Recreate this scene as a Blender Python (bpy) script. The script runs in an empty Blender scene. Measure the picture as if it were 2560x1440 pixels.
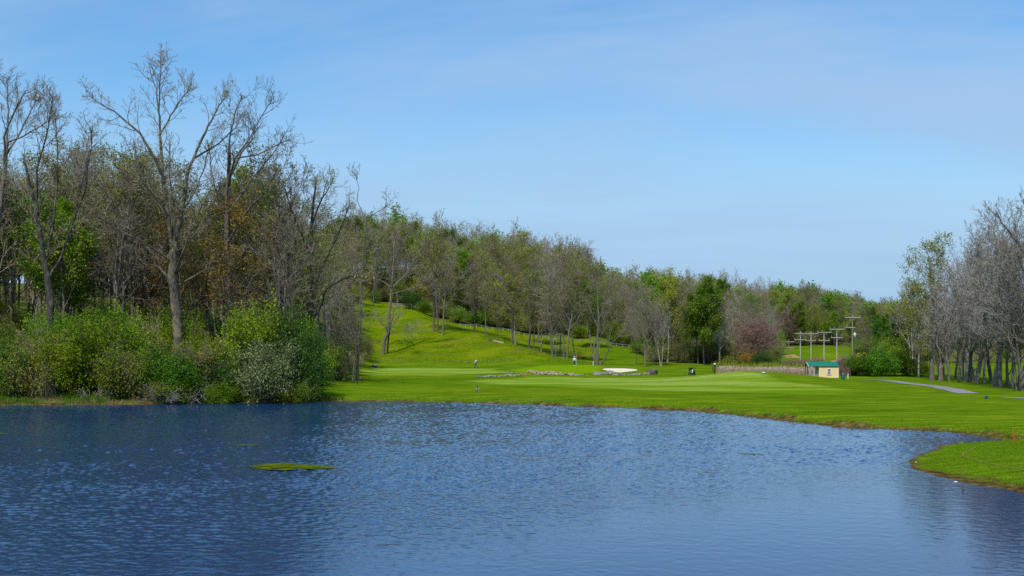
import bpy, bmesh, math, random
import numpy as np
from mathutils import Vector, Matrix

# ------------------------------------------------------------------ camera
F = 2844.4            # focal length in pixels of the 2560 wide photograph (40 mm lens)
CX, HY, CH = 1280.0, 846.0, 6.0
sc = bpy.context.scene
col = sc.collection
cam = bpy.data.cameras.new('camera')
cam.lens = 40.0; cam.sensor_width = 36.0; cam.sensor_fit = 'HORIZONTAL'
cam.shift_y = (HY - 720.0) / 2560.0
cam.clip_start = 0.5; cam.clip_end = 9000
co = bpy.data.objects.new('camera', cam); col.objects.link(co)
co.location = (0, 0, CH); co.rotation_euler = (math.radians(90), 0, 0)
sc.camera = co

# ------------------------------------------------------------------ sky, sun
SUN_DIR = Vector((-0.36, -0.93, 0)).normalized()
SUN_EL = math.radians(53)
w = bpy.data.worlds.new('World'); sc.world = w; w.use_nodes = True
nt = w.node_tree; N = nt.nodes; L = nt.links; N.clear()
out = N.new('ShaderNodeOutputWorld'); bg = N.new('ShaderNodeBackground'); bg.inputs[1].default_value = 0.15
sky = N.new('ShaderNodeTexSky'); sky.sky_type = 'NISHITA'; sky.sun_disc = False
sky.sun_elevation = SUN_EL; sky.sun_rotation = math.atan2(SUN_DIR.x, SUN_DIR.y)
sky.air_density = 1.1; sky.dust_density = 0.6; sky.ozone_density = 2.5; sky.altitude = 200
hs = N.new('ShaderNodeHueSaturation'); hs.inputs['Saturation'].default_value = 1.42; hs.inputs['Value'].default_value = 0.86
L.new(sky.outputs[0], hs.inputs['Color'])
tc = N.new('ShaderNodeTexCoord')
sep = N.new('ShaderNodeSeparateXYZ'); L.new(tc.outputs['Generated'], sep.inputs[0])
# cirrus: direction projected to a high flat layer
mx = N.new('ShaderNodeMath'); mx.operation = 'MAXIMUM'; mx.inputs[1].default_value = 0.0; L.new(sep.outputs[2], mx.inputs[0])
ad = N.new('ShaderNodeMath'); ad.operation = 'ADD'; ad.inputs[1].default_value = 0.22; L.new(mx.outputs[0], ad.inputs[0])
dx = N.new('ShaderNodeMath'); dx.operation = 'DIVIDE'; L.new(sep.outputs[0], dx.inputs[0]); L.new(ad.outputs[0], dx.inputs[1])
dy = N.new('ShaderNodeMath'); dy.operation = 'DIVIDE'; L.new(sep.outputs[1], dy.inputs[0]); L.new(ad.outputs[0], dy.inputs[1])
cb = N.new('ShaderNodeCombineXYZ'); L.new(dx.outputs[0], cb.inputs[0]); L.new(dy.outputs[0], cb.inputs[1])
mp = N.new('ShaderNodeMapping'); mp.inputs['Rotation'].default_value = (0, 0, math.radians(-52)); mp.inputs['Scale'].default_value = (0.45, 1.25, 1)
mp.inputs['Location'].default_value = (3.1, 1.4, 0)
L.new(cb.outputs[0], mp.inputs[0])
n1 = N.new('ShaderNodeTexNoise'); n1.inputs['Scale'].default_value = 1.1; n1.inputs['Detail'].default_value = 5; n1.inputs['Roughness'].default_value = 0.55
n1.inputs['Distortion'].default_value = 0.6
L.new(mp.outputs[0], n1.inputs['Vector'])
r1 = N.new('ShaderNodeMapRange'); r1.interpolation_type = 'SMOOTHSTEP'
for i, v in ((1, 0.30), (2, 0.64), (3, 0.14), (4, 0.88)): r1.inputs[i].default_value = v
L.new(n1.outputs[0], r1.inputs[0])
cm = N.new('ShaderNodeMix'); cm.data_type = 'RGBA'; cm.inputs[7].default_value = (2.05, 3.05, 4.5, 1)
hz = N.new('ShaderNodeMapRange'); hz.interpolation_type = 'SMOOTHSTEP'
for i, v in ((1, 0.0), (2, 0.27), (3, 1.0), (4, 0.0)): hz.inputs[i].default_value = v
L.new(sep.outputs[2], hz.inputs[0])
hm = N.new('ShaderNodeMix'); hm.data_type = 'RGBA'; hm.inputs[7].default_value = (2.0, 3.12, 4.45, 1)
L.new(hz.outputs[0], hm.inputs[0]); L.new(hs.outputs[0], cm.inputs[6])
L.new(r1.outputs[0], cm.inputs[0]); L.new(cm.outputs[2], hm.inputs[6])
L.new(hm.outputs[2], bg.inputs[0]); L.new(bg.outputs[0], out.inputs[0])

sl = bpy.data.lights.new('sun', 'SUN'); sl.energy = 3.4; sl.angle = math.radians(0.55); sl.color = (1.0, 0.955, 0.88)
so = bpy.data.objects.new('sun', sl); col.objects.link(so)
d = Vector((SUN_DIR.x * math.cos(SUN_EL), SUN_DIR.y * math.cos(SUN_EL), math.sin(SUN_EL)))
so.rotation_euler = d.to_track_quat('Z', 'Y').to_euler(); so.location = (60, -60, 90)

sc.view_settings.view_transform = 'Standard'; sc.view_settings.look = 'None'
sc.view_settings.exposure = 0.3; sc.view_settings.gamma = 1.0
sc.render.engine = 'CYCLES'
sc.cycles.max_bounces = 5; sc.cycles.diffuse_bounces = 2; sc.cycles.glossy_bounces = 2
sc.cycles.transmission_bounces = 2; sc.cycles.transparent_max_bounces = 4
sc.cycles.use_denoising = False
sc.cycles.caustics_reflective = False; sc.cycles.caustics_refractive = False

# ------------------------------------------------------------------ helpers
def px2x(px, Y): return (px - CX) / F * Y
def zpix(py, Y): return CH - (py - HY) / F * Y
def groundY(py, z=0.0): return (CH - z) * F / (py - HY)

def tag(o, label=None, cat=None, group=None, kind=None):
    if label: o['label'] = label
    if cat: o['category'] = cat
    if group: o['group'] = group
    if kind: o['kind'] = kind
    return o
def empty(name, loc, rz=0.0, label=None, cat=None, group=None, scale=1.0):
    o = bpy.data.objects.new(name, None); o.empty_display_size = 0.3
    o.location = loc; o.rotation_euler = (0, 0, rz); o.scale = (scale,) * 3 if not isinstance(scale, tuple) else scale
    col.objects.link(o); return tag(o, label, cat, group)
def link(name, me, parent=None):
    o = bpy.data.objects.new(name, me); col.objects.link(o)
    if parent is not None: o.parent = parent
    return o
def mesh_np(name, V, faces, mats=(), midx=None, smooth=False, colattr=None, rnd=None):
    """faces: list of (M,k) int arrays"""
    me = bpy.data.meshes.new(name)
    V = np.ascontiguousarray(V, dtype=np.float32)
    faces = [f for f in faces if len(f)]
    me.vertices.add(len(V)); me.vertices.foreach_set('co', V.ravel())
    nl = sum(f.size for f in faces); nf = sum(len(f) for f in faces)
    me.loops.add(nl); me.polygons.add(nf)
    li = np.concatenate([f.ravel() for f in faces]).astype(np.int32)
    tot = np.concatenate([np.full(len(f), f.shape[1]) for f in faces]).astype(np.int32)
    st = np.concatenate([[0], np.cumsum(tot)[:-1]]).astype(np.int32)
    me.loops.foreach_set('vertex_index', li)
    me.polygons.foreach_set('loop_start', st); me.polygons.foreach_set('loop_total', tot)
    for m in mats: me.materials.append(m)
    if midx is not None: me.polygons.foreach_set('material_index', np.asarray(midx, dtype=np.int32))
    if smooth is True: me.polygons.foreach_set('use_smooth', np.ones(nf, dtype=bool))
    elif smooth is not False: me.polygons.foreach_set('use_smooth', np.asarray(smooth, dtype=bool))
    if colattr is not None:
        a = me.color_attributes.new('mask', 'FLOAT_COLOR', 'POINT'); a.data.foreach_set('color', colattr.astype(np.float32).ravel())
    if rnd is not None:
        a = me.attributes.new('rnd', 'FLOAT', 'POINT'); a.data.foreach_set('value', rnd.astype(np.float32))
    me.update(calc_edges=True)
    return me

# ------------------------------------------------------------------ materials
def newmat(name):
    m = bpy.data.materials.new(name); m.use_nodes = True
    t = m.node_tree; b = t.nodes['Principled BSDF']; return m, t, b
def ramp(t, stops, src):
    r = t.nodes.new('ShaderNodeValToRGB'); e = r.color_ramp.elements
    while len(e) < len(stops): e.new(0.5)
    for i, (p, c) in enumerate(stops): e[i].position = p; e[i].color = (*c, 1)
    t.links.new(src, r.inputs[0]); return r.outputs[0]
def noise(t, scale, detail=3, rough=0.5, vec=None, coord='Object', stretch=None):
    n = t.nodes.new('ShaderNodeTexNoise'); n.inputs['Scale'].default_value = scale
    n.inputs['Detail'].default_value = detail; n.inputs['Roughness'].default_value = rough
    if vec is None:
        c = t.nodes.new('ShaderNodeTexCoord'); vec = c.outputs[coord]
    if stretch:
        m = t.nodes.new('ShaderNodeMapping'); m.inputs['Scale'].default_value = stretch
        t.links.new(vec, m.inputs[0]); vec = m.outputs[0]
    t.links.new(vec, n.inputs['Vector']); return n.outputs[0]
def mixc(t, fac, a, b):
    m = t.nodes.new('ShaderNodeMix'); m.data_type = 'RGBA'
    for s, i in ((fac, 0), (a, 6), (b, 7)):
        if isinstance(s, (int, float)): m.inputs[i].default_value = s
        elif isinstance(s, tuple): m.inputs[i].default_value = (*s, 1)
        else: t.links.new(s, m.inputs[i])
    return m.outputs[2]
def bump(t, b, h, dist=0.05, strength=0.6):
    n = t.nodes.new('ShaderNodeBump'); n.inputs['Distance'].default_value = dist; n.inputs['Strength'].default_value = strength
    t.links.new(h, n.inputs['Height']); t.links.new(n.outputs[0], b.inputs['Normal'])
def simple(name, c1, c2=None, scale=6.0, rough=0.8, metal=0.0, bmp=0.0, stretch=None):
    m, t, b = newmat(name)
    c2 = c2 or tuple(x * 0.8 for x in c1)
    n = noise(t, scale, 4, 0.6, stretch=stretch)
    t.links.new(ramp(t, [(0.35, c2), (0.65, c1)], n), b.inputs['Base Color'])
    b.inputs['Roughness'].default_value = rough; b.inputs['Metallic'].default_value = metal
    if bmp: bump(t, b, n, bmp)
    return m
def bark(name, dark, light, patch=None):
    m, t, b = newmat(name)
    n = noise(t, 3.0, 5, 0.65, stretch=(2.2, 2.2, 0.55))
    oi = t.nodes.new('ShaderNodeObjectInfo')
    c = ramp(t, [(0.3, dark), (0.7, light)], n)
    if patch:
        n2 = noise(t, 1.1, 2, 0.5); f = ramp(t, [(0.52, (0, 0, 0)), (0.6, (1, 1, 1))], n2)
        c = mixc(t, f, c, patch)
    hsv = t.nodes.new('ShaderNodeHueSaturation'); t.links.new(c, hsv.inputs['Color'])
    mr = t.nodes.new('ShaderNodeMapRange'); mr.inputs[3].default_value = 0.72; mr.inputs[4].default_value = 1.3
    t.links.new(oi.outputs['Random'], mr.inputs[0]); t.links.new(mr.outputs[0], hsv.inputs['Value'])
    t.links.new(hsv.outputs[0], b.inputs['Base Color'])
    b.inputs['Roughness'].default_value = 0.9; b.inputs['Specular IOR Level'].default_value = 0.2
    bump(t, b, n, 0.06)
    return m
def leafm(name, dark, mid, light, trans=0.3, vary=0.12):
    m, t, b = newmat(name)
    a = t.nodes.new('ShaderNodeAttribute'); a.attribute_name = 'rnd'
    c = ramp(t, [(0.0, dark), (0.5, mid), (1.0, light)], a.outputs['Fac'])
    oi = t.nodes.new('ShaderNodeObjectInfo')
    hsv = t.nodes.new('ShaderNodeHueSaturation'); t.links.new(c, hsv.inputs['Color'])
    mr = t.nodes.new('ShaderNodeMapRange'); mr.inputs[3].default_value = 0.5 - vary * 0.16; mr.inputs[4].default_value = 0.5 + vary * 0.16
    t.links.new(oi.outputs['Random'], mr.inputs[0]); t.links.new(mr.outputs[0], hsv.inputs['Hue'])
    m2 = t.nodes.new('ShaderNodeMath'); m2.operation = 'MULTIPLY_ADD'; m2.inputs[1].default_value = 7.31; m2.inputs[2].default_value = 0.1
    fr = t.nodes.new('ShaderNodeMath'); fr.operation = 'FRACT'
    t.links.new(oi.outputs['Random'], m2.inputs[0]); t.links.new(m2.outputs[0], fr.inputs[0])
    mv = t.nodes.new('ShaderNodeMapRange'); mv.inputs[3].default_value = 1 - vary * 2.2; mv.inputs[4].default_value = 1 + vary * 2.2
    t.links.new(fr.outputs[0], mv.inputs[0]); t.links.new(mv.outputs[0], hsv.inputs['Value'])
    t.links.new(hsv.outputs[0], b.inputs['Base Color'])
    b.inputs['Roughness'].default_value = 0.6; b.inputs['Specular IOR Level'].default_value = 0.15
    tr = t.nodes.new('ShaderNodeBsdfTranslucent'); ms = t.nodes.new('ShaderNodeMixShader'); ms.inputs[0].default_value = trans
    t.links.new(hsv.outputs[0], tr.inputs[0]); t.links.new(b.outputs[0], ms.inputs[1]); t.links.new(tr.outputs[0], ms.inputs[2])
    t.links.new(ms.outputs[0], t.nodes['Material Output'].inputs[0])
    return m

BARK = bark('bark_grey', (0.06, 0.05, 0.042), (0.21, 0.18, 0.15))
BARKD = bark('bark_dark', (0.02, 0.017, 0.015), (0.085, 0.07, 0.06), patch=(0.10, 0.10, 0.07))
BARKL = bark('bark_pale', (0.16, 0.14, 0.12), (0.42, 0.38, 0.34), patch=(0.5, 0.48, 0.44))
BARKH = bark('bark_lichen', (0.035, 0.03, 0.024), (0.15, 0.13, 0.10), patch=(0.17, 0.16, 0.085))
TWIG = bark('twig_grey', (0.15, 0.125, 0.09), (0.34, 0.29, 0.215))
TWIGR = bark('twig_russet', (0.16, 0.09, 0.07), (0.32, 0.20, 0.165))
TWIGG = bark('twig_light_grey', (0.19, 0.17, 0.15), (0.40, 0.365, 0.33))
TWIGP = bark('twig_pale', (0.22, 0.19, 0.17), (0.42, 0.37, 0.33))
G_SPR = leafm('leaf_spring', (0.09, 0.18, 0.003), (0.16, 0.28, 0.006), (0.28, 0.40, 0.02))
G_MID = leafm('leaf_mid', (0.05, 0.12, 0.006), (0.10, 0.21, 0.010), (0.18, 0.31, 0.02))
G_TREE = leafm('leaf_tree_green', (0.045, 0.095, 0.006), (0.085, 0.155, 0.010), (0.16, 0.25, 0.02))
G_DRK = leafm('leaf_dark', (0.02, 0.06, 0.006), (0.045, 0.11, 0.010), (0.10, 0.19, 0.02))
G_OLV = leafm('leaf_silver', (0.07, 0.11, 0.03), (0.16, 0.21, 0.07), (0.30, 0.36, 0.16))
G_YEL = leafm('leaf_yellow_green', (0.14, 0.18, 0.01), (0.24, 0.28, 0.02), (0.36, 0.38, 0.05))
G_BRZ = leafm('leaf_bronze', (0.12, 0.07, 0.015), (0.22, 0.12, 0.025), (0.28, 0.24, 0.02))
G_BUD = leafm('leaf_bud_olive', (0.11, 0.13, 0.015), (0.20, 0.22, 0.025), (0.32, 0.33, 0.06))
G_FOR = leafm('leaf_forsythia', (0.35, 0.20, 0.01), (0.50, 0.30, 0.02), (0.65, 0.42, 0.03))
G_RED = leafm('leaf_red_bud', (0.19, 0.10, 0.08), (0.29, 0.17, 0.14), (0.40, 0.27, 0.23))
G_GRS = leafm('grass_blades', (0.09, 0.20, 0.002), (0.17, 0.32, 0.004), (0.27, 0.40, 0.010), trans=.5, vary=0.0)
G_DRY = leafm('dry_grass', (0.16, 0.11, 0.03), (0.30, 0.22, 0.08), (0.42, 0.34, 0.15), vary=0.0)
G_REED = leafm('reed_straw', (0.28, 0.19, 0.13), (0.42, 0.31, 0.22), (0.60, 0.47, 0.35), vary=0.0)

# ------------------------------------------------------------------ terrain
FAR_SHORE = [(-600, 1013), (0, 1014), (120, 1012), (250, 1011), (350, 1011), (450, 1010), (520, 1008), (600, 1006), (700, 1007), (780, 1004), (840, 1003), (1000, 1003), (1100, 1005), (1200, 1008),
             (1300, 1011), (1400, 1013), (1500, 1017), (1600, 1022), (1700, 1026), (1760, 1030), (1830, 1037), (1870, 1043), (1920, 1048), (2000, 1058), (2100, 1068), (2200, 1072), (2300, 1078),
             (2380, 1083), (2440, 1090), (2490, 1097), (2524, 1102)]
PENIN = [(2490, 1105), (2440, 1105), (2400, 1106), (2360, 1111), (2330, 1120), (2300, 1131), (2275, 1146), (2264, 1157), (2270, 1166), (2300, 1178), (2340, 1190), (2400, 1204), (2450, 1214), (2520, 1223), (2560, 1229), (2640, 1238), (2900, 1270)]
def sp(p): Y = groundY(p[1]); return (px2x(p[0], Y), Y)
def dens(pts, step):
    o = []
    for a, b in zip(pts[:-1], pts[1:]):
        n = max(1, int(math.hypot(b[0] - a[0], b[1] - a[1]) / step))
        for i in range(n):
            t = i / n; o.append((a[0] + (b[0] - a[0]) * t, a[1] + (b[1] - a[1]) * t))
    o.append(pts[-1]); return o
def chaikin(p):
    q = [p[0]]
    for a, b in zip(p[:-1], p[1:]):
        q.append((a[0] * .75 + b[0] * .25, a[1] * .75 + b[1] * .25)); q.append((a[0] * .25 + b[0] * .75, a[1] * .25 + b[1] * .75))
    q.append(p[-1]); return q
shore = chaikin([sp(p) for p in FAR_SHORE] + [sp(p) for p in PENIN])
_r = random.Random(5)
shore = dens(shore, 1.2)
shore = [(x + _r.gauss(0, 0.05), y + _r.gauss(0, 0.12) + .45 * (math.sin(x * 1.1 + y * .3) * .5 + math.sin(x * .43 + 1.7) * .6 + math.sin(x * 2.7 + y) * .3)) for x, y in shore]
POND = np.array(shore + [(34, 24), (26, 14), (10, 12), (-12, 12), (-40, 16), (-62, 34), (-74, 70)])
def sdist(P):
    """signed distance to the pond: positive on land"""
    P = np.asarray(P, dtype=np.float64); A = POND; B = np.roll(POND, -1, axis=0)
    out_ = np.empty(len(P))
    for s in range(0, len(P), 20000):
        p = P[s:s + 20000]; best = np.full(len(p), 1e9); ins = np.zeros(len(p), bool)
        for a, b in zip(A, B):
            ab = b - a; t = np.clip(((p - a) @ ab) / (ab @ ab + 1e-12), 0, 1)
            dd = p - a - t[:, None] * ab
            best = np.minimum(best, (dd * dd).sum(1))
            c = (a[1] > p[:, 1]) != (b[1] > p[:, 1])
            with np.errstate(divide='ignore', invalid='ignore'):
                ins ^= c & (p[:, 0] < (b[0] - a[0]) * (p[:, 1] - a[1]) / (b[1] - a[1] + 1e-20) + a[0])
        out_[s:s + 20000] = np.where(ins, -1, 1) * np.sqrt(best)
    return out_
PROF = [
    (-1500, [(95, .4), (115, 1.8), (140, 6), (190, 13), (300, 25), (600, 34), (1500, 40)]),
    (-300, [(100, .4), (115, 1.5), (150, 5.5), (200, 11), (260, 17), (300, 21), (600, 30), (1500, 32)]),
    (400, [(104, .4), (115, 1.3), (150, 5), (200, 10), (260, 16), (300, 20), (600, 30), (1500, 32)]),
    (700, [(106, .4), (118, 1.0), (150, 3.5), (200, 9.0), (260, 15), (300, 20), (600, 32), (1500, 34)]),
    (860, [(107, .4), (135, .5), (200, 1.2), (225, 3.0), (260, 8.5), (300, 15.2), (340, 22), (400, 31), (600, 38), (1500, 38)]),
    (950, [(107, .4), (150, .4), (216, .5), (240, 2.7), (270, 8.5), (300, 14.6), (314, 15), (345, 21), (400, 31), (600, 37), (1500, 37)]),
    (1030, [(107, .4), (150, .4), (220, .5), (240, 3.2), (265, 8.3), (292, 13.3), (305, 13.4), (345, 20), (420, 32), (600, 36), (1500, 36)]),
    (1100, [(107, .4), (150, .4), (222, .5), (245, 4.3), (266, 8.6), (278, 10.1), (292, 9.9), (330, 16), (420, 29), (600, 34), (1500, 34)]),
    (1180, [(107, .4), (150, .4), (222, .5), (242, 3.6), (260, 7.2), (272, 7.7), (290, 8.2), (330, 14.5), (420, 27.5), (600, 32), (1500, 32)]),
    (1250, [(107, .4), (150, .4), (219, .6), (240, 3.6), (254, 5.7), (265, 5.6), (290, 7.3), (330, 13.5), (420, 25.5), (600, 30), (1500, 30)]),
    (1320, [(107, .4), (150, .4), (217, .7), (235, 2.6), (247, 4.0), (258, 3.7), (290, 6.0), (330, 12.5), (430, 24.5), (600, 28), (1500, 28)]),
    (1390, [(107, .4), (150, .4), (212, .8), (230, 1.5), (240, 2.3), (250, 2.0), (290, 5.0), (330, 11), (440, 22), (600, 27), (1500, 27)]),
    (1480, [(107, .4), (165, .3), (190, .45), (205, .85), (228, .95), (245, 1.2), (262, 2.6), (290, 5.2), (330, 9.5), (450, 20.5), (700, 26), (1500, 26)]),
    (1560, [(107, .4), (165, .3), (185, .35), (203, .75), (228, .8), (250, 1.2), (290, 4.0), (330, 8), (450, 18), (700, 24), (1500, 25)]),
    (1640, [(100, .4), (165, .3), (185, .3), (235, .5), (255, 1.3), (290, 3.2), (330, 7.5), (460, 19), (700, 23), (1500, 24)]),
    (1800, [(100, .4), (180, .3), (238, .4), (260, 1.5), (330, 7), (400, 12), (500, 18.5), (800, 22), (1500, 22)]),
    (1950, [(90, .4), (170, .25), (240, .2), (270, .9), (300, 2.6), (340, 5.5), (400, 9.5), (600, 20), (900, 22), (1500, 22)]),
    (2100, [(80, .4), (165, .2), (240, .2), (270, .9), (300, 2.4), (340, 5), (400, 8), (650, 17), (900, 19), (1500, 20)]),
    (2200, [(75, .4), (165, .25), (240, .3), (300, 1.2), (400, 4), (900, 17), (1500, 19)]),
    (2560, [(60, .4), (140, .3), (240, .35), (300, 1.5), (400, 5), (900, 16), (1500, 18)]),
    (5000, [(50, .5), (140, .6), (240, 1.0), (300, 2.5), (400, 6), (900, 18), (1500, 20)]),
]
def gnoise(x, y, s, seed=0):
    r = np.random.RandomState(seed); v = 0
    for k in range(7):
        a = r.uniform(0, 6.28); f = (0.6 + 0.9 * r.rand()) / s * 6.28; ph = r.uniform(0, 6.28)
        v = v + np.sin((x * math.cos(a) + y * math.sin(a)) * f + ph)
    return v / 3.2
def terrain(x, y, sd=None):
    x = np.atleast_1d(np.asarray(x, dtype=np.float64)); y = np.atleast_1d(np.asarray(y, dtype=np.float64))
    if sd is None: sd = sdist(np.stack([x, y], 1))
    r = np.hypot(x, y); Yv = np.maximum(y, 0.55 * r)
    px = CX + F * x / np.maximum(y, 0.2 * r + 1e-6); px = np.clip(px, -1500, 5000)
    keys = np.array([p[0] for p in PROF], dtype=float); vals = np.zeros((len(PROF), len(x)))
    for i, (k, pr) in enumerate(PROF):
        a = np.array(pr, dtype=float)
        v = 0
        for o, wt in ((-9, .12), (-4.5, .23), (0, .3), (4.5, .23), (9, .12)): v = v + wt * np.interp(Yv + o, a[:, 0], a[:, 1])
        vals[i] = v
    # cubic-ish blend over px
    j = np.clip(np.searchsorted(keys, px) - 1, 0, len(keys) - 2)
    t = (px - keys[j]) / (keys[j + 1] - keys[j]); ts = t * t * (3 - 2 * t); t = 0.5 * t + 0.5 * ts
    idx = np.arange(len(x)); z = vals[j, idx] * (1 - t) + vals[j + 1, idx] * t
    # mown mound before the reeds
    z = z + 1.15 * np.exp(-((x - 33.2) / 8.5) ** 2 - ((y - 155) / 8) ** 2)
    und = 0.10 * gnoise(x, y, 46, 1) + 0.045 * gnoise(x, y, 17, 2) + 0.02 * gnoise(x, y, 6, 3)
    slope = np.clip((z - 1.2) / 6, 0, 1)
    und = und + slope * (0.25 * gnoise(x, y, 22, 7) + 0.10 * gnoise(x, y, 8, 8))
    z = z + und * np.clip((sd - 1) / 10, 0, 1)
    z = np.where(y < 45, 4.4 + 0.1 * gnoise(x, y, 9, 5), z)      # the near bank the camera stands on
    z = np.where((x > 25) & (y < 66), np.minimum(z, 0.55), z)
    # bank at the water
    pxx = CX + F * x / np.maximum(y, 1)
    stepw = np.clip((pxx - 1000) / 500, 0.15, 1) * np.where((y < 66.5) & (x > 15), 0.0, 1.0)
    stepw = stepw * np.clip(0.75 + 0.5 * gnoise(x, y, 7, 11), 0.2, 1.2)
    mudw = 0.15 + 0.8 * np.clip((pxx - 1500) / 700, 0, 1)
    soft = np.clip(sd / 5, 0, 1)
    b0 = 0.05 * np.clip(sd / mudw, 0, 1)
    st = np.clip((sd - mudw) / 0.30, 0, 1); b1 = 0.27 * stepw * st
    b2 = np.clip((sd - mudw) / 4.5, 0, 1) ** 0.8
    zb = np.maximum(b0 + b1, b0 + b2 * z)
    near = (y < 45)
    zb = np.where(near, np.minimum(z, np.clip(sd, 0, None) * 0.36), zb)
    zb = np.where(sd < 6, np.minimum(zb, np.maximum(z, 0.35)), z * 1.0) if not near.any() else np.where(near, np.minimum(z, np.clip(sd, 0, None) * 0.36), np.where(sd < 6, np.minimum(zb, np.maximum(z, 0.35)), z))
    return np.where(sd > 0, zb, np.maximum(sd * 0.28, -2.0))
def tz(x, y): return float(terrain([x], [y])[0])
def at(px, Y, dz=0.0):
    x = px2x(px, Y); return (x, Y, tz(x, Y) + dz)

# front edge of the wood (distance) by picture column, as a line in the world
WOOD = [(-1500, 105), (-300, 112), (300, 114), (600, 116), (700, 120), (780, 150), (830, 215), (870, 262), (900, 312), (1000, 318), (1060, 308), (1120, 297), (1180, 296), (1300, 297), (1400, 298), (1520, 298), (1570, 285), (1600, 262),
        (1640, 243), (1760, 238), (1900, 240), (1940, 262), (1960, 318), (2130, 322), (2150, 262), (2250, 245), (2600, 250), (5000, 250)]
WK = np.array(WOOD, dtype=float)
def in_wood(px, Y): return Y > np.interp(px, WK[:, 0], WK[:, 1])
def poly_mask(px, py, poly):
    ins = np.zeros(len(px), bool); A = np.array(poly, float); B = np.roll(A, -1, axis=0)
    for a, b in zip(A, B):
        c = (a[1] > py) != (b[1] > py)
        ins ^= c & (px < (b[0] - a[0]) * (py - a[1]) / (b[1] - a[1] + 1e-20) + a[0])
    return ins
def world_poly(pp, z=0.35): return [(px2x(a, groundY(b, z)), groundY(b, z)) for a, b in pp]
def pdist(P, poly):
    best = np.full(len(P), 1e9)
    A = np.array(poly); B = np.roll(A, -1, axis=0)
    for a, b in zip(A, B):
        ab = b - a; t = np.clip(((P - a) @ ab) / (ab @ ab), 0, 1); dd = P - a - t[:, None] * ab
        best = np.minimum(best, np.hypot(dd[:, 0], dd[:, 1]))
    ins = poly_mask(P[:, 0], P[:, 1], poly)
    return np.where(ins, best, -best)
FAIRWAY = world_poly([(1180, 953), (1330, 944), (1600, 944), (1760, 946), (1900, 953), (2020, 962), (2130, 974), (2080, 981), (1850, 977), (1600, 972), (1400, 966), (1250, 961)])
FAIR2 = world_poly([(930, 925), (1080, 921), (1230, 923), (1250, 934), (1100, 938), (900, 937)], 0.4)
GREEN = world_poly([(1275, 921), (1350, 916), (1470, 915), (1510, 919), (1490, 927), (1400, 931), (1310, 929)], 0.75)
SOIL = [((1185, 226), 0), ]
def build_ground():
    pxs = np.concatenate([np.linspace(-420, 2980, 500)])
    th = np.arctan((pxs - CX) / F)
    a0, a1 = th[0], th[-1]
    side = np.linspace(a1, a0 + 2 * math.pi, 120)[1:-1]
    ang = np.concatenate([th, side]); n = len(ang)
    rr = [3.0]
    while rr[-1] < 4200:
        r = rr[-1]
        rr.append(r + (1.5 if r < 42 else .34 if r < 118 else .8 if r < 240 else 1.6 if r < 330 else r * 0.02 if r < 1000 else r * 0.06))
    rr = np.array(rr); m = len(rr)
    X = (np.sin(ang)[None, :] * rr[:, None]).ravel(); Y = (np.cos(ang)[None, :] * rr[:, None]).ravel()
    sd = sdist(np.stack([X, Y], 1)); Z = terrain(X, Y, sd)
    i = np.arange(m - 1)[:, None] * n; j = np.arange(n)[None, :]; jn = (j + 1) % n
    q = np.stack([i + j, i + jn, i + n + jn, i + n + j], -1).reshape(-1, 4)[:, ::-1]
    V = np.stack([X, Y, Z], 1); V = np.vstack([V, [0, 0, tz(0, 0.01)]])
    c = np.stack([np.full(n, len(V) - 1), (np.arange(n) + 1) % n, np.arange(n)], -1)
    px = CX + F * X / np.maximum(Y, 1); front = Y > 20
    wood = np.interp(px, WK[:, 0], WK[:, 1])
    mk = np.zeros((len(V), 4))
    pxx = np.clip(px, 1000, 3000)
    mudw = 0.15 + 0.8 * np.clip((px - 1500) / 700, 0, 1)
    soil = np.clip((mudw + 0.35 - sd + 0.25 * gnoise(X, Y, 3.1, 21)) / 0.3, 0, 1)
    pen = (Y < 66.5) & (X > 15) & (Y > 30)
    soil = np.where(pen, np.clip((0.55 + 1.1 * np.clip((54 - Y) / 6, 0, 1) - sd + 0.3 * gnoise(X, Y, 2.3, 22)) / 0.5, 0, 1), soil)
    for (spx, spy, spz, rx, ry) in ((1000, 0, 0, 0, 0),): pass
    for (cx_, Y_, rx, ry) in ((1185 - 28, 249, 1.5, 0.9), (1005 - 15, 262, 1.3, 0.8), (1590, 187, 2.0, .8), (1465, 177, .8, .3)):
        x0 = px2x(cx_, Y_)
        soil = np.maximum(soil, np.clip(1.6 - 1.6 * np.hypot((X - x0) / rx, (Y - Y_) / ry) + 0.35 * gnoise(X, Y, 1.7, 4), 0, 1))
    mk[:-1, 0] = soil
    mk[:-1, 1] = np.clip((Y - wood + 2.5 * gnoise(X, Y, 12, 31)) / 4, 0, 1) * (Y > 60)
    mk[:-1, 1] = np.maximum(mk[:-1, 1], np.clip((800 - px + 12 * gnoise(X, Y, 4, 33)) / 30, 0, 1) * (Y > 60))
    P = np.stack([X, Y], 1)
    fd = np.maximum(pdist(P, FAIRWAY), pdist(P, FAIR2))
    mk[:-1, 2] = np.clip((fd + 1.0 + 0.8 * gnoise(X, Y, 14, 41)) / 2.0, 0, 1)
    mk[:-1, 3] = np.clip((Z - 0.9) / 1.5, 0, 1) * (Y > 200) * (px < 1480) * (px > 800)
    mk[-1] = (0, 0, 0, 0)
    gr = np.clip((pdist(P, GREEN) + 0.8) / 1.6, 0, 1)
    mk[:-1, 2] = np.maximum(mk[:-1, 2], 0)
    me = mesh_np('ground', V, [q, c], [ground_mat()], smooth=True, colattr=mk)
    a = me.attributes.new('green', 'FLOAT', 'POINT'); a.data.foreach_set('value', np.concatenate([gr, [0]]).astype(np.float32))
    o = link('ground', me); tag(o, kind='structure'); o['label'] = 'rolling mown golf course lawn rising to the wooded hill'
    return o
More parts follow.
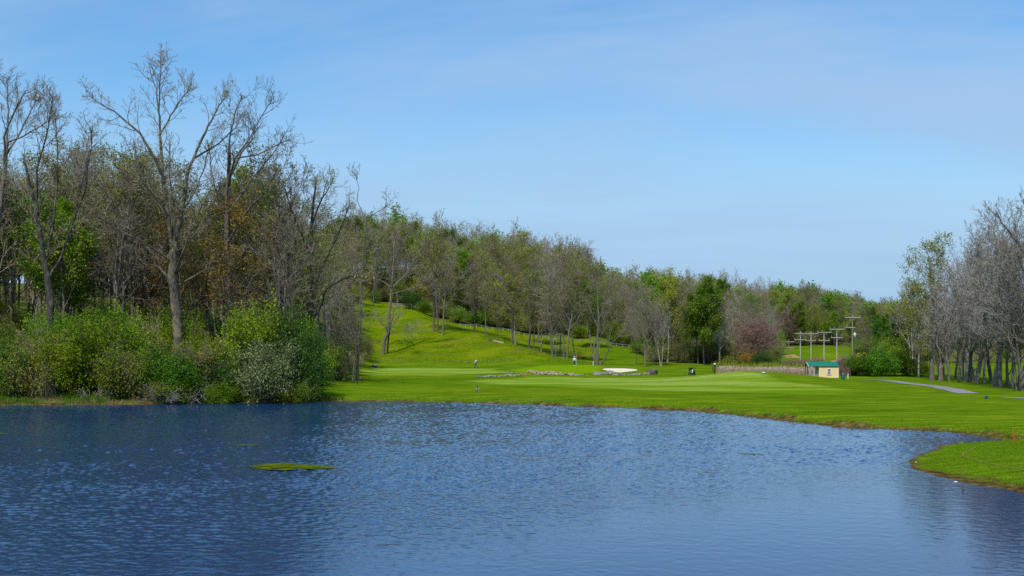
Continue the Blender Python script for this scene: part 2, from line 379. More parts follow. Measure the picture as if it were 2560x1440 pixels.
def ground_mat():
    m, t, b = newmat('lawn_and_soil'); Ln = t.links
    vc = t.nodes.new('ShaderNodeVertexColor'); vc.layer_name = 'mask'
    sp_ = t.nodes.new('ShaderNodeSeparateColor'); Ln.new(vc.outputs[0], sp_.inputs[0])
    big = noise(t, 0.055, 4, 0.6); mid = noise(t, 0.24, 6, 0.75, stretch=(0.45, 1.6, 1)); fine = noise(t, 5.5, 5, 0.8)
    lawn = ramp(t, [(0.36, (0.05, 0.105, 0.004)), (0.5, (0.098, 0.18, 0.005)), (0.64, (0.185, 0.255, 0.012))], mid)
    lawn2 = ramp(t, [(0.38, (0.06, 0.12, 0.004)), (0.62, (0.18, 0.23, 0.010))], big)
    lawn = mixc(t, 0.38, lawn, lawn2)
    stre = noise(t, 0.9, 4, 0.65, stretch=(0.3, 1.9, 1))
    lawn = mixc(t, ramp(t, [(0.36, (0.75, 0.75, 0.75)), (0.52, (0, 0, 0))], stre), lawn, (0.035, 0.105, 0.001))
    lawn = mixc(t, ramp(t, [(0.56, (0, 0, 0)), (0.72, (0.6, 0.6, 0.6))], stre), lawn, (0.20, 0.27, 0.006))
    fcol = ramp(t, [(0.25, (0.35, 0.38, 0.30)), (0.5, (0.5, 0.5, 0.5)), (0.8, (0.74, 0.72, 0.6))], fine)
    def overlay(a, f, fac):
        mm = t.nodes.new('ShaderNodeMix'); mm.data_type = 'RGBA'; mm.blend_type = 'OVERLAY'
        mm.inputs[0].default_value = fac; Ln.new(a, mm.inputs[6]); Ln.new(f, mm.inputs[7]); return mm.outputs[2]
    # mower bands on the fairway, broken up
    bands = noise(t, 0.075, 3, 0.5, stretch=(0.35, 1.9, 1)); fine2 = noise(t, 0.55, 4, 0.6, stretch=(0.35, 1.9, 1))
    fair = ramp(t, [(0.36, (0.105, 0.20, 0.003)), (0.47, (0.16, 0.25, 0.016)), (0.56, (0.235, 0.315, 0.052)), (0.66, (0.29, 0.35, 0.09))], bands)
    fair = mixc(t, ramp(t, [(0.42, (0, 0, 0)), (0.62, (0.55, 0.55, 0.55))], fine2), fair, (0.12, 0.21, 0.004))
    base = mixc(t, sp_.outputs[2], lawn, fair)
    ga = t.nodes.new('ShaderNodeAttribute'); ga.attribute_name = 'green'
    base = mixc(t, ga.outputs['Fac'], base, (0.15, 0.25, 0.004))
    # rough hillside grass, yellower with straw flecks
    mead = ramp(t, [(0.30, (0.06, 0.125, 0.002)), (0.52, (0.13, 0.185, 0.003)), (0.72, (0.21, 0.215, 0.015))], noise(t, 0.16, 6, 0.75))
    base = mixc(t, vc.outputs['Alpha'], base, mead)
    wood = ramp(t, [(0.35, (0.05, 0.07, 0.01)), (0.5, (0.10, 0.115, 0.025)), (0.68, (0.15, 0.12, 0.07))], noise(t, 0.30, 5, 0.7))
    base = mixc(t, sp_.outputs[1], base, wood)
    base = overlay(base, fcol, 0.75)
    soilc = ramp(t, [(0.36, (0.02, 0.014, 0.007)), (0.48, (0.08, 0.055, 0.018)), (0.58, (0.16, 0.115, 0.03)), (0.70, (0.24, 0.18, 0.09))], noise(t, 1.6, 6, 0.75))
    base = mixc(t, sp_.outputs[0], base, soilc)
    Ln.new(base, b.inputs['Base Color']); b.inputs['Roughness'].default_value = 0.9; b.inputs['Specular IOR Level'].default_value = 0.0
    ad_ = t.nodes.new('ShaderNodeMath'); ad_.operation = 'MULTIPLY_ADD'; ad_.inputs[1].default_value = 2.0
    Ln.new(mid, ad_.inputs[0]); Ln.new(fine, ad_.inputs[2])
    bump(t, b, ad_.outputs[0], 0.16, 0.7)
    return m
ground = build_ground()

# ------------------------------------------------------------------ water
def water_mat():
    m, t, b = newmat('pond_water'); Ln = t.links
    b.inputs['Base Color'].default_value = (0.006, 0.036, 0.105, 1)
    b.inputs['Roughness'].default_value = 0.04; b.inputs['IOR'].default_value = 1.333; b.inputs['Specular IOR Level'].default_value = 0.72
    tcn = t.nodes.new('ShaderNodeTexCoord')
    warp = t.nodes.new('ShaderNodeMapping'); warp.inputs['Rotation'].default_value = (0, 0, math.radians(12)); Ln.new(tcn.outputs['Object'], warp.inputs[0])
    v = warp.outputs[0]
    a = noise(t, 1.55, 3, 0.55, vec=v, stretch=(0.75, 1.0, 1)); c = noise(t, 4.2, 3, 0.6, vec=v, stretch=(0.7, 1.2, 1))
    big = noise(t, 0.045, 2, 0.5, vec=v, stretch=(0.6, 1.6, 1))
    s = t.nodes.new('ShaderNodeMath'); s.operation = 'MULTIPLY_ADD'; s.inputs[1].default_value = 0.34
    Ln.new(c, s.inputs[0]); Ln.new(a, s.inputs[2])
    # calm water in the lee of the near bank: ripple height grows away from it
    sx = t.nodes.new('ShaderNodeSeparateXYZ'); Ln.new(tcn.outputs['Object'], sx.inputs[0])
    q = t.nodes.new('ShaderNodeMath'); q.operation = 'MULTIPLY_ADD'; q.inputs[1].default_value = -0.75
    Ln.new(sx.outputs[0], q.inputs[0]); Ln.new(sx.outputs[1], q.inputs[2])
    q2 = t.nodes.new('ShaderNodeMath'); q2.operation = 'MULTIPLY_ADD'; q2.inputs[1].default_value = 16.0
    Ln.new(big, q2.inputs[0]); Ln.new(q.outputs[0], q2.inputs[2])
    mr = t.nodes.new('ShaderNodeMapRange'); mr.interpolation_type = 'SMOOTHSTEP'
    for i_, v_ in ((1, 30.0), (2, 52.0), (3, 0.06), (4, 0.26)): mr.inputs[i_].default_value = v_
    Ln.new(q2.outputs[0], mr.inputs[0])
    bn = t.nodes.new('ShaderNodeBump'); bn.inputs['Distance'].default_value = 0.12
    Ln.new(s.outputs[0], bn.inputs['Height']); Ln.new(mr.outputs[0], bn.inputs['Strength'])
    Ln.new(bn.outputs[0], b.inputs['Normal'])
    return m
def wave_tile(n=512, size=36.0, seed=3):
    rs = np.random.RandomState(seed); k = np.fft.fftfreq(n, size / n) * 2 * math.pi
    KX, KY = np.meshgrid(k, k); K = np.hypot(KX, KY) + 1e-9
    lp, wd = 0.55, math.radians(76)                      # peak wavelength, wind direction
    kp = 2 * math.pi / lp
    S_ = np.exp(-1.1 * (kp / K) ** 2) / K ** 3.3
    S_ *= 0.25 + np.abs(np.cos(np.arctan2(KY, KX) - wd)) ** 2.0
    S_[K > 2 * math.pi / 0.2] = 0
    h = np.fft.ifft2(np.sqrt(S_) * (rs.normal(size=(n, n)) + 1j * rs.normal(size=(n, n)))).real
    g = np.gradient(h, size / n); h /= math.sqrt((g[0] ** 2 + g[1] ** 2).mean())
    return h
def tile_at(h, x, y, size=36.0):
    n = h.shape[0]; u = (x / size * n) % n; v = (y / size * n) % n
    i = u.astype(int) % n; j = v.astype(int) % n; fu = u - np.floor(u); fv = v - np.floor(v); i1 = (i + 1) % n; j1 = (j + 1) % n
    return (h[j, i] * (1 - fu) + h[j, i1] * fu) * (1 - fv) + (h[j1, i] * (1 - fu) + h[j1, i1] * fu) * fv
def build_water():
    pxs = np.concatenate([np.linspace(-3200, -180, 60)[:-1], np.linspace(-180, 2740, 760), np.linspace(2740, 5400, 60)[1:]])
    Ys = [7.0]
    while Ys[-1] < 125:
        y = Ys[-1]; Ys.append(y + (1.2 if y < 25 else .105 * (y / 30) ** .75))
    Ys = np.array(Ys); U = (pxs - CX) / F
    X = (U[None, :] * Ys[:, None]).ravel(); Y = np.repeat(Ys, len(pxs))
    h = wave_tile(); ca, sa = math.cos(.5), math.sin(.5)
    Z = tile_at(h, X, Y) * .85 + tile_at(h, X * ca - Y * sa + 7, (X * sa + Y * ca) * 1.3 + 3) * .45
    # wind on the open water, lee below the near bank and in the right hand corner
    e = Y - 0.75 * X + 5.0 * gnoise(X, Y * 1.6, 34, 61) + 2.0 * gnoise(X, Y * 2, 13, 62)
    amp = 0.020 + 0.20 * np.clip((e - 33) / 19, 0, 1) ** 1.1
    amp *= 1 + .22 * gnoise(X, Y * 2.2, 19, 63)
    inlet = np.clip((X - 17) / 8, 0, 1) * np.clip((70 - Y) / 20, 0, 1)
    amp = amp * (1 - .1 * inlet)
    left = np.clip((-px2x(760, 100) - 0 + -X - 30) / 1e9, 0, 1)
    Z = Z * amp
    n = len(pxs); m = len(Ys); i = np.arange(m - 1)[:, None] * n; j = np.arange(n - 1)[None, :]
    q = np.stack([i + j, i + j + 1, i + n + j + 1, i + n + j], -1).reshape(-1, 4)
    return mesh_np('water', np.stack([X, Y, Z], 1), [q], [water_mat()], smooth=True)
water = link('water', build_water()); tag(water, kind='structure')
water['label'] = 'rippled blue pond'

# ------------------------------------------------------------------ tree growing
class Sk:
    """skeleton segments, kept by level"""
    def __init__(s, seed): s.r = random.Random(seed); s.seg = []; s.tips = []
def norm(v):
    l = math.sqrt(v[0] * v[0] + v[1] * v[1] + v[2] * v[2]) or 1e-9; return (v[0] / l, v[1] / l, v[2] / l)
def side_dir(d, ang, az):
    ref = (0, 0, 1) if abs(d[2]) < 0.9 else (1, 0, 0)
    u = norm((d[1] * ref[2] - d[2] * ref[1], d[2] * ref[0] - d[0] * ref[2], d[0] * ref[1] - d[1] * ref[0]))
    v = (d[1] * u[2] - d[2] * u[1], d[2] * u[0] - d[0] * u[2], d[0] * u[1] - d[1] * u[0])
    ca, sa = math.cos(ang), math.sin(ang); cz, sz = math.cos(az) * sa, math.sin(az) * sa
    return norm((d[0] * ca + u[0] * cz + v[0] * sz, d[1] * ca + u[1] * cz + v[1] * sz, d[2] * ca + u[2] * cz + v[2] * sz))
def emit(sk, pts, rad, lvl):
    n = len(pts); T = []
    for i in range(n):
        a = pts[max(0, i - 1)]; b = pts[min(n - 1, i + 1)]; T.append(norm((b[0] - a[0], b[1] - a[1], b[2] - a[2])))
    m = norm((pts[-1][0] - pts[0][0], pts[-1][1] - pts[0][1], pts[-1][2] - pts[0][2]))
    ref = (0, 0, 1) if abs(m[2]) < 0.7 else ((1, 0, 0) if abs(m[0]) < 0.7 else (0, 1, 0))
    for i in range(n - 1): sk.seg.append((pts[i], pts[i + 1], rad[i], rad[i + 1], T[i], T[i + 1], ref, lvl))
def spawn(sk, pts, rad, L, lvl, P):
    """children along a polyline"""
    if lvl + 1 >= len(P['n']): return
    r = sk.r; n = P['n'][lvl]; n = max(1, int(n * r.uniform(.75, 1.25) + .5)) if lvl else n
    az = r.uniform(0, 6.28); seg = len(pts) - 1; s0 = P['start'][lvl]
    for j in range(n):
        t = s0 + (1 - s0) * (j + r.uniform(.2, .9)) / n; t = min(t, .985)
        k = min(int(t * seg), seg - 1); f = t * seg - k
        a, b = pts[k], pts[k + 1]; p = (a[0] + (b[0] - a[0]) * f, a[1] + (b[1] - a[1]) * f, a[2] + (b[2] - a[2]) * f)
        rr = rad[k] + (rad[k + 1] - rad[k]) * f
        d = norm((b[0] - a[0], b[1] - a[1], b[2] - a[2]))
        az += 2.4 + r.uniform(-.5, .5)
        ang = math.radians(P['ang'][lvl] * r.uniform(.7, 1.25))
        cd = side_dir(d, ang, az)
        q_ = (t - s0) / (1 - s0 + 1e-6)
        Lc = L * P['ratio'][lvl] * r.uniform(.65, 1.15) * (1 - P.get('cone', .5) * q_ if lvl == 0 else 1 - .35 * q_)
        grow(sk, p, cd, Lc, min(rr * .75, max(P['rmin'], Lc * P['thick'])), lvl + 1, P)
def grow(sk, p, d, L, r0, lvl, P):
    r = sk.r; S = P['seg'][lvl]; pts = [p]; rad = [r0]; w_ = P['wander'][lvl]; up = P['up'][lvl]
    for i in range(S):
        d = norm((d[0] + r.gauss(0, w_), d[1] + r.gauss(0, w_), d[2] + r.gauss(0, w_) * .7 + up))
        p = (p[0] + d[0] * L / S, p[1] + d[1] * L / S, p[2] + d[2] * L / S); pts.append(p)
        rad.append(max(P['rmin'] * .7, r0 * (1 - (1 - P['tip']) * (i + 1) / S)))
    emit(sk, pts, rad, lvl)
    if lvl >= len(P['n']) - 1 or lvl == P.get('leaflvl', 99): sk.tips.append(pts[-1]); sk.tips.append(pts[len(pts) // 2])
    spawn(sk, pts, rad, L, lvl, P)
def tubes(seg, sides):
    n = len(seg)
    if n == 0: return np.zeros((0, 3)), np.zeros((0, 4), int)
    P0 = np.array([s[0] for s in seg]); P1 = np.array([s[1] for s in seg]); R0 = np.array([s[2] for s in seg]); R1 = np.array([s[3] for s in seg])
    T0 = np.array([s[4] for s in seg]); T1 = np.array([s[5] for s in seg]); ref = np.array([s[6] for s in seg], float)
    def ring(P, T, R):
        U = np.cross(T, ref); U /= np.linalg.norm(U, axis=1)[:, None] + 1e-9; W = np.cross(T, U)
        a = np.arange(sides) * 2 * math.pi / sides
        return P[:, None, :] + R[:, None, None] * (np.cos(a)[None, :, None] * U[:, None, :] + np.sin(a)[None, :, None] * W[:, None, :])
    V = np.concatenate([ring(P0, T0, R0), ring(P1, T1, R1)], 1).reshape(-1, 3)
    b = (np.arange(n) * sides * 2)[:, None]; k = np.arange(sides)[None, :]; kn = (k + 1) % sides
    Fq = np.stack([b + k, b + kn, b + sides + kn, b + sides + k], -1).reshape(-1, 4)
    return V, Fq
def leaf_quads(C, size, rs, up=0.35, aspect=0.62, var=0.35):
    n = len(C); nn = rs.normal(size=(n, 3)); nn[:, 2] += up; nn /= np.linalg.norm(nn, axis=1)[:, None] + 1e-9
    t = rs.normal(size=(n, 3)); U = np.cross(nn, t); U /= np.linalg.norm(U, axis=1)[:, None] + 1e-9; W = np.cross(nn, U)
    s = size * (1 + var * rs.uniform(-1, 1, n))[:, None]
    V = np.stack([C - U * s * .5, C + W * s * .5 * aspect, C + U * s * .5, C - W * s * .5 * aspect], 1).reshape(-1, 3)
    Fq = np.arange(n * 4).reshape(n, 4); rnd = np.repeat(rs.rand(n), 4)
    return V, Fq, rnd
def cluster(tips, per, spread, rs, size, keep=1.0, **kw):
    T = np.array(tips); T = T[rs.rand(len(T)) < keep]
    C = np.repeat(T, per, axis=0) + rs.normal(size=(len(T) * per, 3)) * spread
    V, Fq, rnd = leaf_quads(C, size, rs, **kw)
    # tips share tone so that light and dark clumps read
    g = np.repeat(np.repeat(rs.rand(len(T)), per), 4); return V, Fq, np.clip(.55 * rnd + .45 * g, 0, 1)
def lobes(rs, center, rad, nl, lr, nleaf, size, zmin=None, squash=.8, **kw):
    """leaf clumps on many uneven lobes that make up a crown"""
    c = rs.normal(size=(nl, 3)); c /= np.linalg.norm(c, axis=1)[:, None]
    c *= (rs.uniform(.25, 1, nl) ** .45)[:, None]; c = c * np.array(rad) + np.array(center)
    r_ = lr * rs.uniform(.55, 1.35, nl)
    k = rs.choice(nl, nleaf, p=r_ ** 2 / (r_ ** 2).sum())
    d_ = rs.normal(size=(nleaf, 3)); d_ /= np.linalg.norm(d_, axis=1)[:, None]
    C = c[k] + d_ * (r_[k] * rs.uniform(.45, 1.12, nleaf))[:, None] * np.array([1, 1, squash])
    if zmin is not None: C[:, 2] = np.maximum(C[:, 2], zmin + rs.uniform(0, .3, nleaf))
    V, Fq, rnd = leaf_quads(C, size, rs, **kw)
    g = np.repeat(rs.rand(nl)[k], 4); return V, Fq, np.clip(.6 * rnd + .4 * g, 0, 1)
def make_tree(sk, name, mt, mw, ml=None, leaf=None, split=2, sides=(9, 6, 4, 3, 3, 3)):
    """returns (trunk mesh, crown mesh)"""
    def build(lo, hi):
        Vs, Fs, o = [], [], 0
        for l in range(lo, hi):
            v, f = tubes([s for s in sk.seg if s[7] == l], sides[min(l, 5)])
            if len(v): Vs.append(v); Fs.append(f + o); o += len(v)
        return (np.vstack(Vs), np.vstack(Fs)) if Vs else (np.zeros((0, 3)), np.zeros((0, 4), int))
    v, f = build(0, split); tm = mesh_np(name + '_trunk', v, [f], [mt], smooth=True)
    v, f = build(split, 9); mi = np.zeros(len(f)); rnd = np.zeros(len(v)); fl = [f]; mats = [mw]
    if leaf is not None:
        lv, lf, lr_ = leaf; fl.append(lf + len(v)); v = np.vstack([v, lv]); rnd = np.concatenate([rnd, lr_]); mi = np.concatenate([mi, np.ones(len(lf))]); mats.append(ml)
    cm_ = mesh_np(name + '_crown', v, fl, mats, midx=mi, rnd=rnd) if len(v) else None
    return tm, cm_
def P_forest(k=1.0, rmin=.022, up=(.05, .11, .08, .05, .03), n=(15, 6, 5, 4, 0), ang=(42, 42, 40, 40), cone=.45, start=(.30, .25, .2, .15), ratio=(.40, .5, .5, .5)):
    return dict(n=n, start=start, ang=ang, ratio=ratio, seg=(9, 5, 3, 2, 1), wander=(.045, .13, .17, .2, .2), up=up, thick=.013, rmin=rmin, tip=.18, cone=cone)
def forest_tree(seed, H=18, r0=.22, mt=None, mw=None, ml=None, leafspec=None, lean=(0, 0), P=None, forks=1):
    P = P or P_forest(); sk = Sk(seed); rs = np.random.RandomState(seed)
    mt = mt or BARK; mw = mw or TWIG
    for k in range(forks):
        a = sk.r.uniform(0, 6.28); sp_ = 0 if forks == 1 else .14
        grow(sk, (0.12 * k, 0, -.6), norm((lean[0] + sp_ * math.cos(a + k * 3), lean[1] + sp_ * math.sin(a + k * 3), 1)), H * (1 - .1 * k) + .6, r0 * (1 if k == 0 else .75), 0, P)
    # root flare
    leaf = None
    if leafspec:
        if leafspec[0] == 'tips': leaf = cluster(sk.tips, leafspec[1], leafspec[2], rs, leafspec[3], keep=leafspec[4])
        elif leafspec[0] == 'lobes': leaf = lobes(rs, (0, 0, H * leafspec[1]), (H * leafspec[2], H * leafspec[2], H * leafspec[3]), leafspec[4], H * leafspec[5], leafspec[6], leafspec[7])
    return make_tree(sk, 'tree', mt, mw, ml, leaf)
def place(kind, meshes, loc, rz=0, s=1.0, label='', cat='tree', group=None, parts=('trunk', 'crown')):
    o = empty(kind, loc, rz, label, cat, group, s)
    for nm, me in zip(parts, meshes):
        if me is not None: link(nm, me, o)
    return o

# ------------------------------------------------------------------ tree prototypes (20 m high ones, scaled when placed)
LEAFN = lambda m, rmin=.03: P_forest(rmin=rmin)
PR = {}
def proto(key, *a, **k): PR.setdefault(key, []).append(forest_tree(*a, **k))
for s_ in range(5):
    proto('bare', 100 + s_, 18, .21, BARK, TWIG, P=P_forest(rmin=.024, n=(17, 6, 5, 4, 0)), forks=1 + s_ % 2)
for s_ in range(2):
    proto('pale', 120 + s_, 17, .16, BARKL, TWIGP, P=P_forest(rmin=.024, up=(.05, .22, .16, .1, .05), n=(15, 5, 5, 4, 0), start=(.3, .25, .2, .15)), forks=2)
for s_ in range(2):
    proto('russet', 130 + s_, 16, .18, BARK, TWIGR, G_RED, ('tips', 1, .15, .20, .8), P=P_forest(rmin=.026, n=(18, 6, 5, 4, 0), start=(.25, .25, .2, .15)), forks=2)
for s_ in range(4):
    proto('bud', 140 + s_, 18, .20, BARK, TWIG, G_BUD, ('tips', 2, .26, .24, .62), P=P_forest(rmin=.024, n=(17, 6, 5, 3, 0)))
for s_ in range(3):
    proto('spring', 150 + s_, 17, .2, BARK, TWIG, G_SPR, ('tips', 6, .38, .30, .8), P=P_forest(rmin=.022, n=(16, 6, 4, 3, 0), start=(.28, .25, .2, .15)))
for s_ in range(3):
    proto('green', 160 + s_, 17, .2, BARK, TWIG, G_TREE, ('tips', 9, .42, .34, .9), P=P_forest(rmin=.022, n=(16, 6, 4, 3, 0), start=(.28, .25, .2, .15), up=(.05, .1, .08, .05, 0)))
for s_ in range(2):
    proto('yellow', 170 + s_, 16, .18, BARKL, TWIG, G_YEL, ('tips', 4, .34, .27, .75), P=P_forest(rmin=.022, n=(15, 6, 4, 3, 0)))
for s_ in range(2):
    proto('bronze', 180 + s_, 16, .18, BARK, TWIG, G_BRZ, ('tips', 3, .3, .22, .7), P=P_forest(rmin=.022, n=(16, 6, 4, 3, 0), start=(.2, .2, .2, .15)))
for s_ in range(4):
    proto('row', 190 + s_, 18, .22, BARK, TWIGG, P=P_forest(rmin=.024, n=(19, 6, 5, 4, 0), start=(.2, .2, .2, .15), ratio=(.38, .5, .5, .5), up=(.04, .18, .12, .08, .04)), forks=1 + s_ % 2)
KIND = {'row': 'bare_tree', 'bare': 'bare_tree', 'pale': 'bare_tree', 'russet': 'budding_tree', 'bud': 'budding_tree', 'spring': 'leafy_tree', 'green': 'leafy_tree', 'yellow': 'leafy_tree', 'bronze': 'bronze_tree'}
LOOK = {'bare': 'bare grey tree', 'pale': 'pale barked bare tree', 'russet': 'reddish brown budding tree', 'bud': 'grey tree with olive buds', 'spring': 'light green tree in fresh leaf', 'green': 'full mid green tree', 'yellow': 'yellow green tree in thin leaf', 'bronze': 'bronze leaved tree'}
HT = {'row': 18, 'bare': 18, 'pale': 17, 'russet': 16, 'bud': 18, 'spring': 17, 'green': 17, 'yellow': 16, 'bronze': 16}
rt = random.Random(77)
def put_tree(key, px, Y, H, label, group=None, rz=None, kind=None, lean=0.0, v=None):
    me = PR[key][(rt.randrange(len(PR[key])) if v is None else v) % len(PR[key])]
    if 1150 < px < 1470 and Y < 270: H *= .84
    s = H / HT[key]; x, y, z = at(px, Y)
    w_ = rt.uniform(.88, 1.15)
    o = place(kind or KIND[key], me, (x, y, z - .05), rt.uniform(0, 6.28) if rz is None else rz, (s * w_, s * w_, s), label, 'tree', group)
    if lean: o.rotation_euler = (0, lean, o.rotation_euler[2])
    return o

# ---- trees one can tell apart on the meadow ridge and by the green
one = put_tree
one('bare', 934, 305, 19, 'thin bare tree on the hilltop lawn, left of the leaning tree top')
one('bare', 996, 307, 18, 'thin bare tree on the hilltop lawn, right of the leaning tree top')
one('bare', 1085, 263, 21, 'bare tree left of a close row of three on the steep grass slope', v=0)
one('bud', 1096, 261, 20, 'middle budding tree of a close row of three on the steep grass slope', lean=.05, v=1)
one('bare', 1107, 259, 21, 'bare tree right of a close row of three on the steep grass slope', lean=.07, v=2)
one('bare', 1186, 268, 19, 'bare tree behind the crest of the grass slope, left of the guardrail trees')
one('bud', 1214, 260, 20, 'budding tree standing beside the stump on the grass slope')
one('bare', 1243, 262, 9, 'small bare tree between the stump and the cut log')
one('bare', 1280, 253, 21, 'tall bare tree just right of the cut log on the slope')
one('yellow', 1289, 254, 17, 'thin yellow green tree twinned with a bare one right of the cut log')
one('bare', 1321, 248, 20, 'tall twin trunked bare tree on the slope halfway between log and green', v=1)
one('bud', 1334, 256, 18, 'budding tree just behind the twin trunked tree on the slope')
one('yellow', 1353, 250, 17, 'yellow green thin tree on the lower slope')
one('bare', 1382, 240, 21, 'tall grey tree low on the slope left of the golfer in navy trousers', v=3)
one('pale', 1389, 243, 15, 'pale slender tree close behind the tall grey one low on the slope')
one('bare', 1399, 250, 16, 'slim bare tree in the gap between the grey trunks left of the golfer')
one('bare', 1409, 238, 18, 'dark slim bare tree beside the thick trunk left of the golfer')
one('bud', 1418, 236, 20, 'thick trunked budding tree nearest on the left of the golfer in navy trousers')
one('bare', 1437, 240, 20, 'bare tree directly behind the golfer in navy trousers', v=4)
one('bare', 1590, 232, 11, 'short dark bare tree on the lawn behind the sand bunker')
one('bare', 1612, 226, 15, 'bare tree on the lawn right behind the right end of the sand bunker')
one('russet', 1633, 232, 10, 'small russet tree on the lawn right of the sand bunker')
one('pale', 1652, 228, 12, 'slim pale tree on the lawn, rightmost of the row by the bunker')
one('green', 1760, 236, 14.5, 'round crowned green tree at the wood edge above the golf cart', v=0, kind='leafy_tree')
one('green', 1745, 240, 12, 'smaller green tree beside the round crowned one above the golf cart', v=1)
one('yellow', 1668, 245, 17, 'tall yellow green tree at the wood edge between bunker and golf cart')
one('spring', 1640, 262, 16, 'light green tree rising behind the russet tree by the bunker', v=1)
one('spring', 1345, 276, 15, 'bright light green tree above the guardrail left of the green')
one('green', 1478, 275, 14, 'green tree behind the twin trunks at the green')
one('pale', 1800, 238, 13, 'pale many stemmed bare tree at the wood edge right of the golf cart', v=1)
one('pale', 1822, 240, 13, 'pale bare tree at the wood edge left of the reddish shrub tree')

# ---- leaning and forked trees traced from the photograph
def trace_tree(name, limbs, Y, seed, P, mt, mw, label, ml=None, leafspec=None, twig_L=4.2, split=2, group=None, bz=None, ys=1.0, rk=1.0):
    """limbs: ([(px, py, depth)], r0, r1, grow-from fraction)"""
    sk = Sk(seed); rs = np.random.RandomState(seed)
    bx, by = limbs[0][0][0][0], limbs[0][0][0][1]
    X0 = px2x(bx, Y); z0 = tz(X0, Y) if bz is None else bz
    for li, (pts, ra, rb, st) in enumerate(limbs):
        q_ = []; ra, rb = ra * (rk if li else 1), max(rb * rk, .03); pts = [(a, by - (by - b_) * ys, dd) for a, b_, dd in pts]
        for (a, b_, dd) in pts: q_.append((px2x(a, Y) - X0, dd, zpix(b_, Y) - z0))
        if li == 0: q_[0] = (q_[0][0], q_[0][1], -.5)
        # soften and subdivide
        fine_ = []
        for a, b_ in zip(q_[:-1], q_[1:]):
            for k in range(3):
                t = k / 3; fine_.append((a[0] + (b_[0] - a[0]) * t + (sk.r.gauss(0, .05) if k else 0), a[1] + (b_[1] - a[1]) * t + (sk.r.gauss(0, .06) if k else 0), a[2] + (b_[2] - a[2]) * t))
        fine_.append(q_[-1])
        n = len(fine_); rad = [ra + (rb - ra) * i / (n - 1) for i in range(n)]
        emit(sk, fine_, rad, 0 if li == 0 else 1)
        PP = dict(P); PP['start'] = (st,) + tuple(P['start'][1:])
        # children of this limb
        Lh = twig_L / PP['ratio'][0]
        spawn(sk, fine_, rad, Lh, 0, PP)
        spawn(sk, fine_[-3:], rad[-3:], Lh * .3, 0, dict(PP, n=(4,) + tuple(PP['n'][1:]), start=(.3,) + tuple(PP['start'][1:])))
    leaf = None
    if leafspec: leaf = cluster(sk.tips, leafspec[1], leafspec[2], rs, leafspec[3], keep=leafspec[4])
    me = make_tree(sk, name, mt, mw, ml, leaf, split=split)
    return place(name, me, (X0, Y, z0), 0, 1.0, label, 'tree', group)
PBIG = dict(n=(11, 7, 5, 3), start=(.1, .2, .15, .15), ang=(46, 44, 44, 44), ratio=(.5, .46, .46, .5), seg=(6, 5, 4, 3, 2), wander=(.08, .16, .22, .26, .3), up=(.05, .10, .07, .04, .02), thick=.0125, rmin=.020, tip=.3, cone=.3)
hero = [
    ([(448, 930, 0), (443, 780, 0), (432, 700, 0), (430, 620, .2), (440, 560, .3), (458, 480, .2), (470, 400, 0)], .62, .27, .25),
    ([(430, 620, .2), (425, 520, -.6), (415, 430, -1.2), (412, 330, -1.5), (408, 270, -1.2), (398, 215, -.8), (378, 142, -.4)], .36, .06, .3),
    ([(412, 312, -1.5), (430, 262, -.6), (455, 208, .4), (470, 182, 1.0)], .14, .05, .2),
    ([(411, 300, -1.5), (414, 230, -2.2), (422, 172, -3.0), (424, 140, -3.2)], .13, .045, .3),
    ([(420, 440, -1), (404, 381, -2), (373, 318, -3), (323, 272, -3.6), (285, 247, -3.6), (246, 222, -3.2)], .24, .05, .35),
    ([(470, 400, 0), (499, 311, 1.2), (517, 265, 1.8), (534, 222, 2.2), (552, 192, 2.4)], .24, .05, .3),
    ([(479, 372, .38), (527, 318, 3.4), (562, 269, 4.8), (574, 236, 5.4)], .16, .05, .3),
    ([(436, 600, .2), (395, 500, 1.5), (350, 430, 2.4), (290, 420, 3.2), (235, 390, 3.6)], .22, .05, .3),
    ([(432, 680, 0), (480, 600, -2.2), (520, 520, -3.6), (560, 450, -4.4)], .22, .05, .3),
    ([(436, 600, .2), (446, 500, -1.5), (440, 420, -2.4), (444, 350, -3)], .15, .04, .2),
    ([(450, 520, .3), (478, 440, 2.2), (494, 370, 3.2), (500, 320, 3.6)], .15, .04, .2),
    ([(425, 520, -.6), (392, 460, -2.8), (372, 400, -3.8), (366, 350, -4.2)], .14, .04, .2),
    ([(430, 640, 0), (470, 560, 3), (500, 490, 4.6), (520, 430, 5.2)], .16, .04, .2),
    ([(432, 700, 0), (380, 650, 2.5), (330, 640, 4), (290, 600, 5)], .14, .04, .2),
    ([(432, 710, 0), (500, 660, 2), (560, 640, 3.4), (600, 600, 4)], .14, .04, .2),
    ([(430, 560, 0), (402, 470, 3), (380, 410, 4.6), (360, 350, 5.0)], .2, .05, .3),
    ([(428, 640, 0), (370, 590, -2), (310, 560, -3), (262, 520, -4)], .18, .05, .3),
]
trace_tree('cottonwood_tree', hero, 124, 11, PBIG, BARKH, TWIG, 'tallest bare cottonwood with forked crown rising high above the left bank', twig_L=3.4, ys=.955, rk=.68)
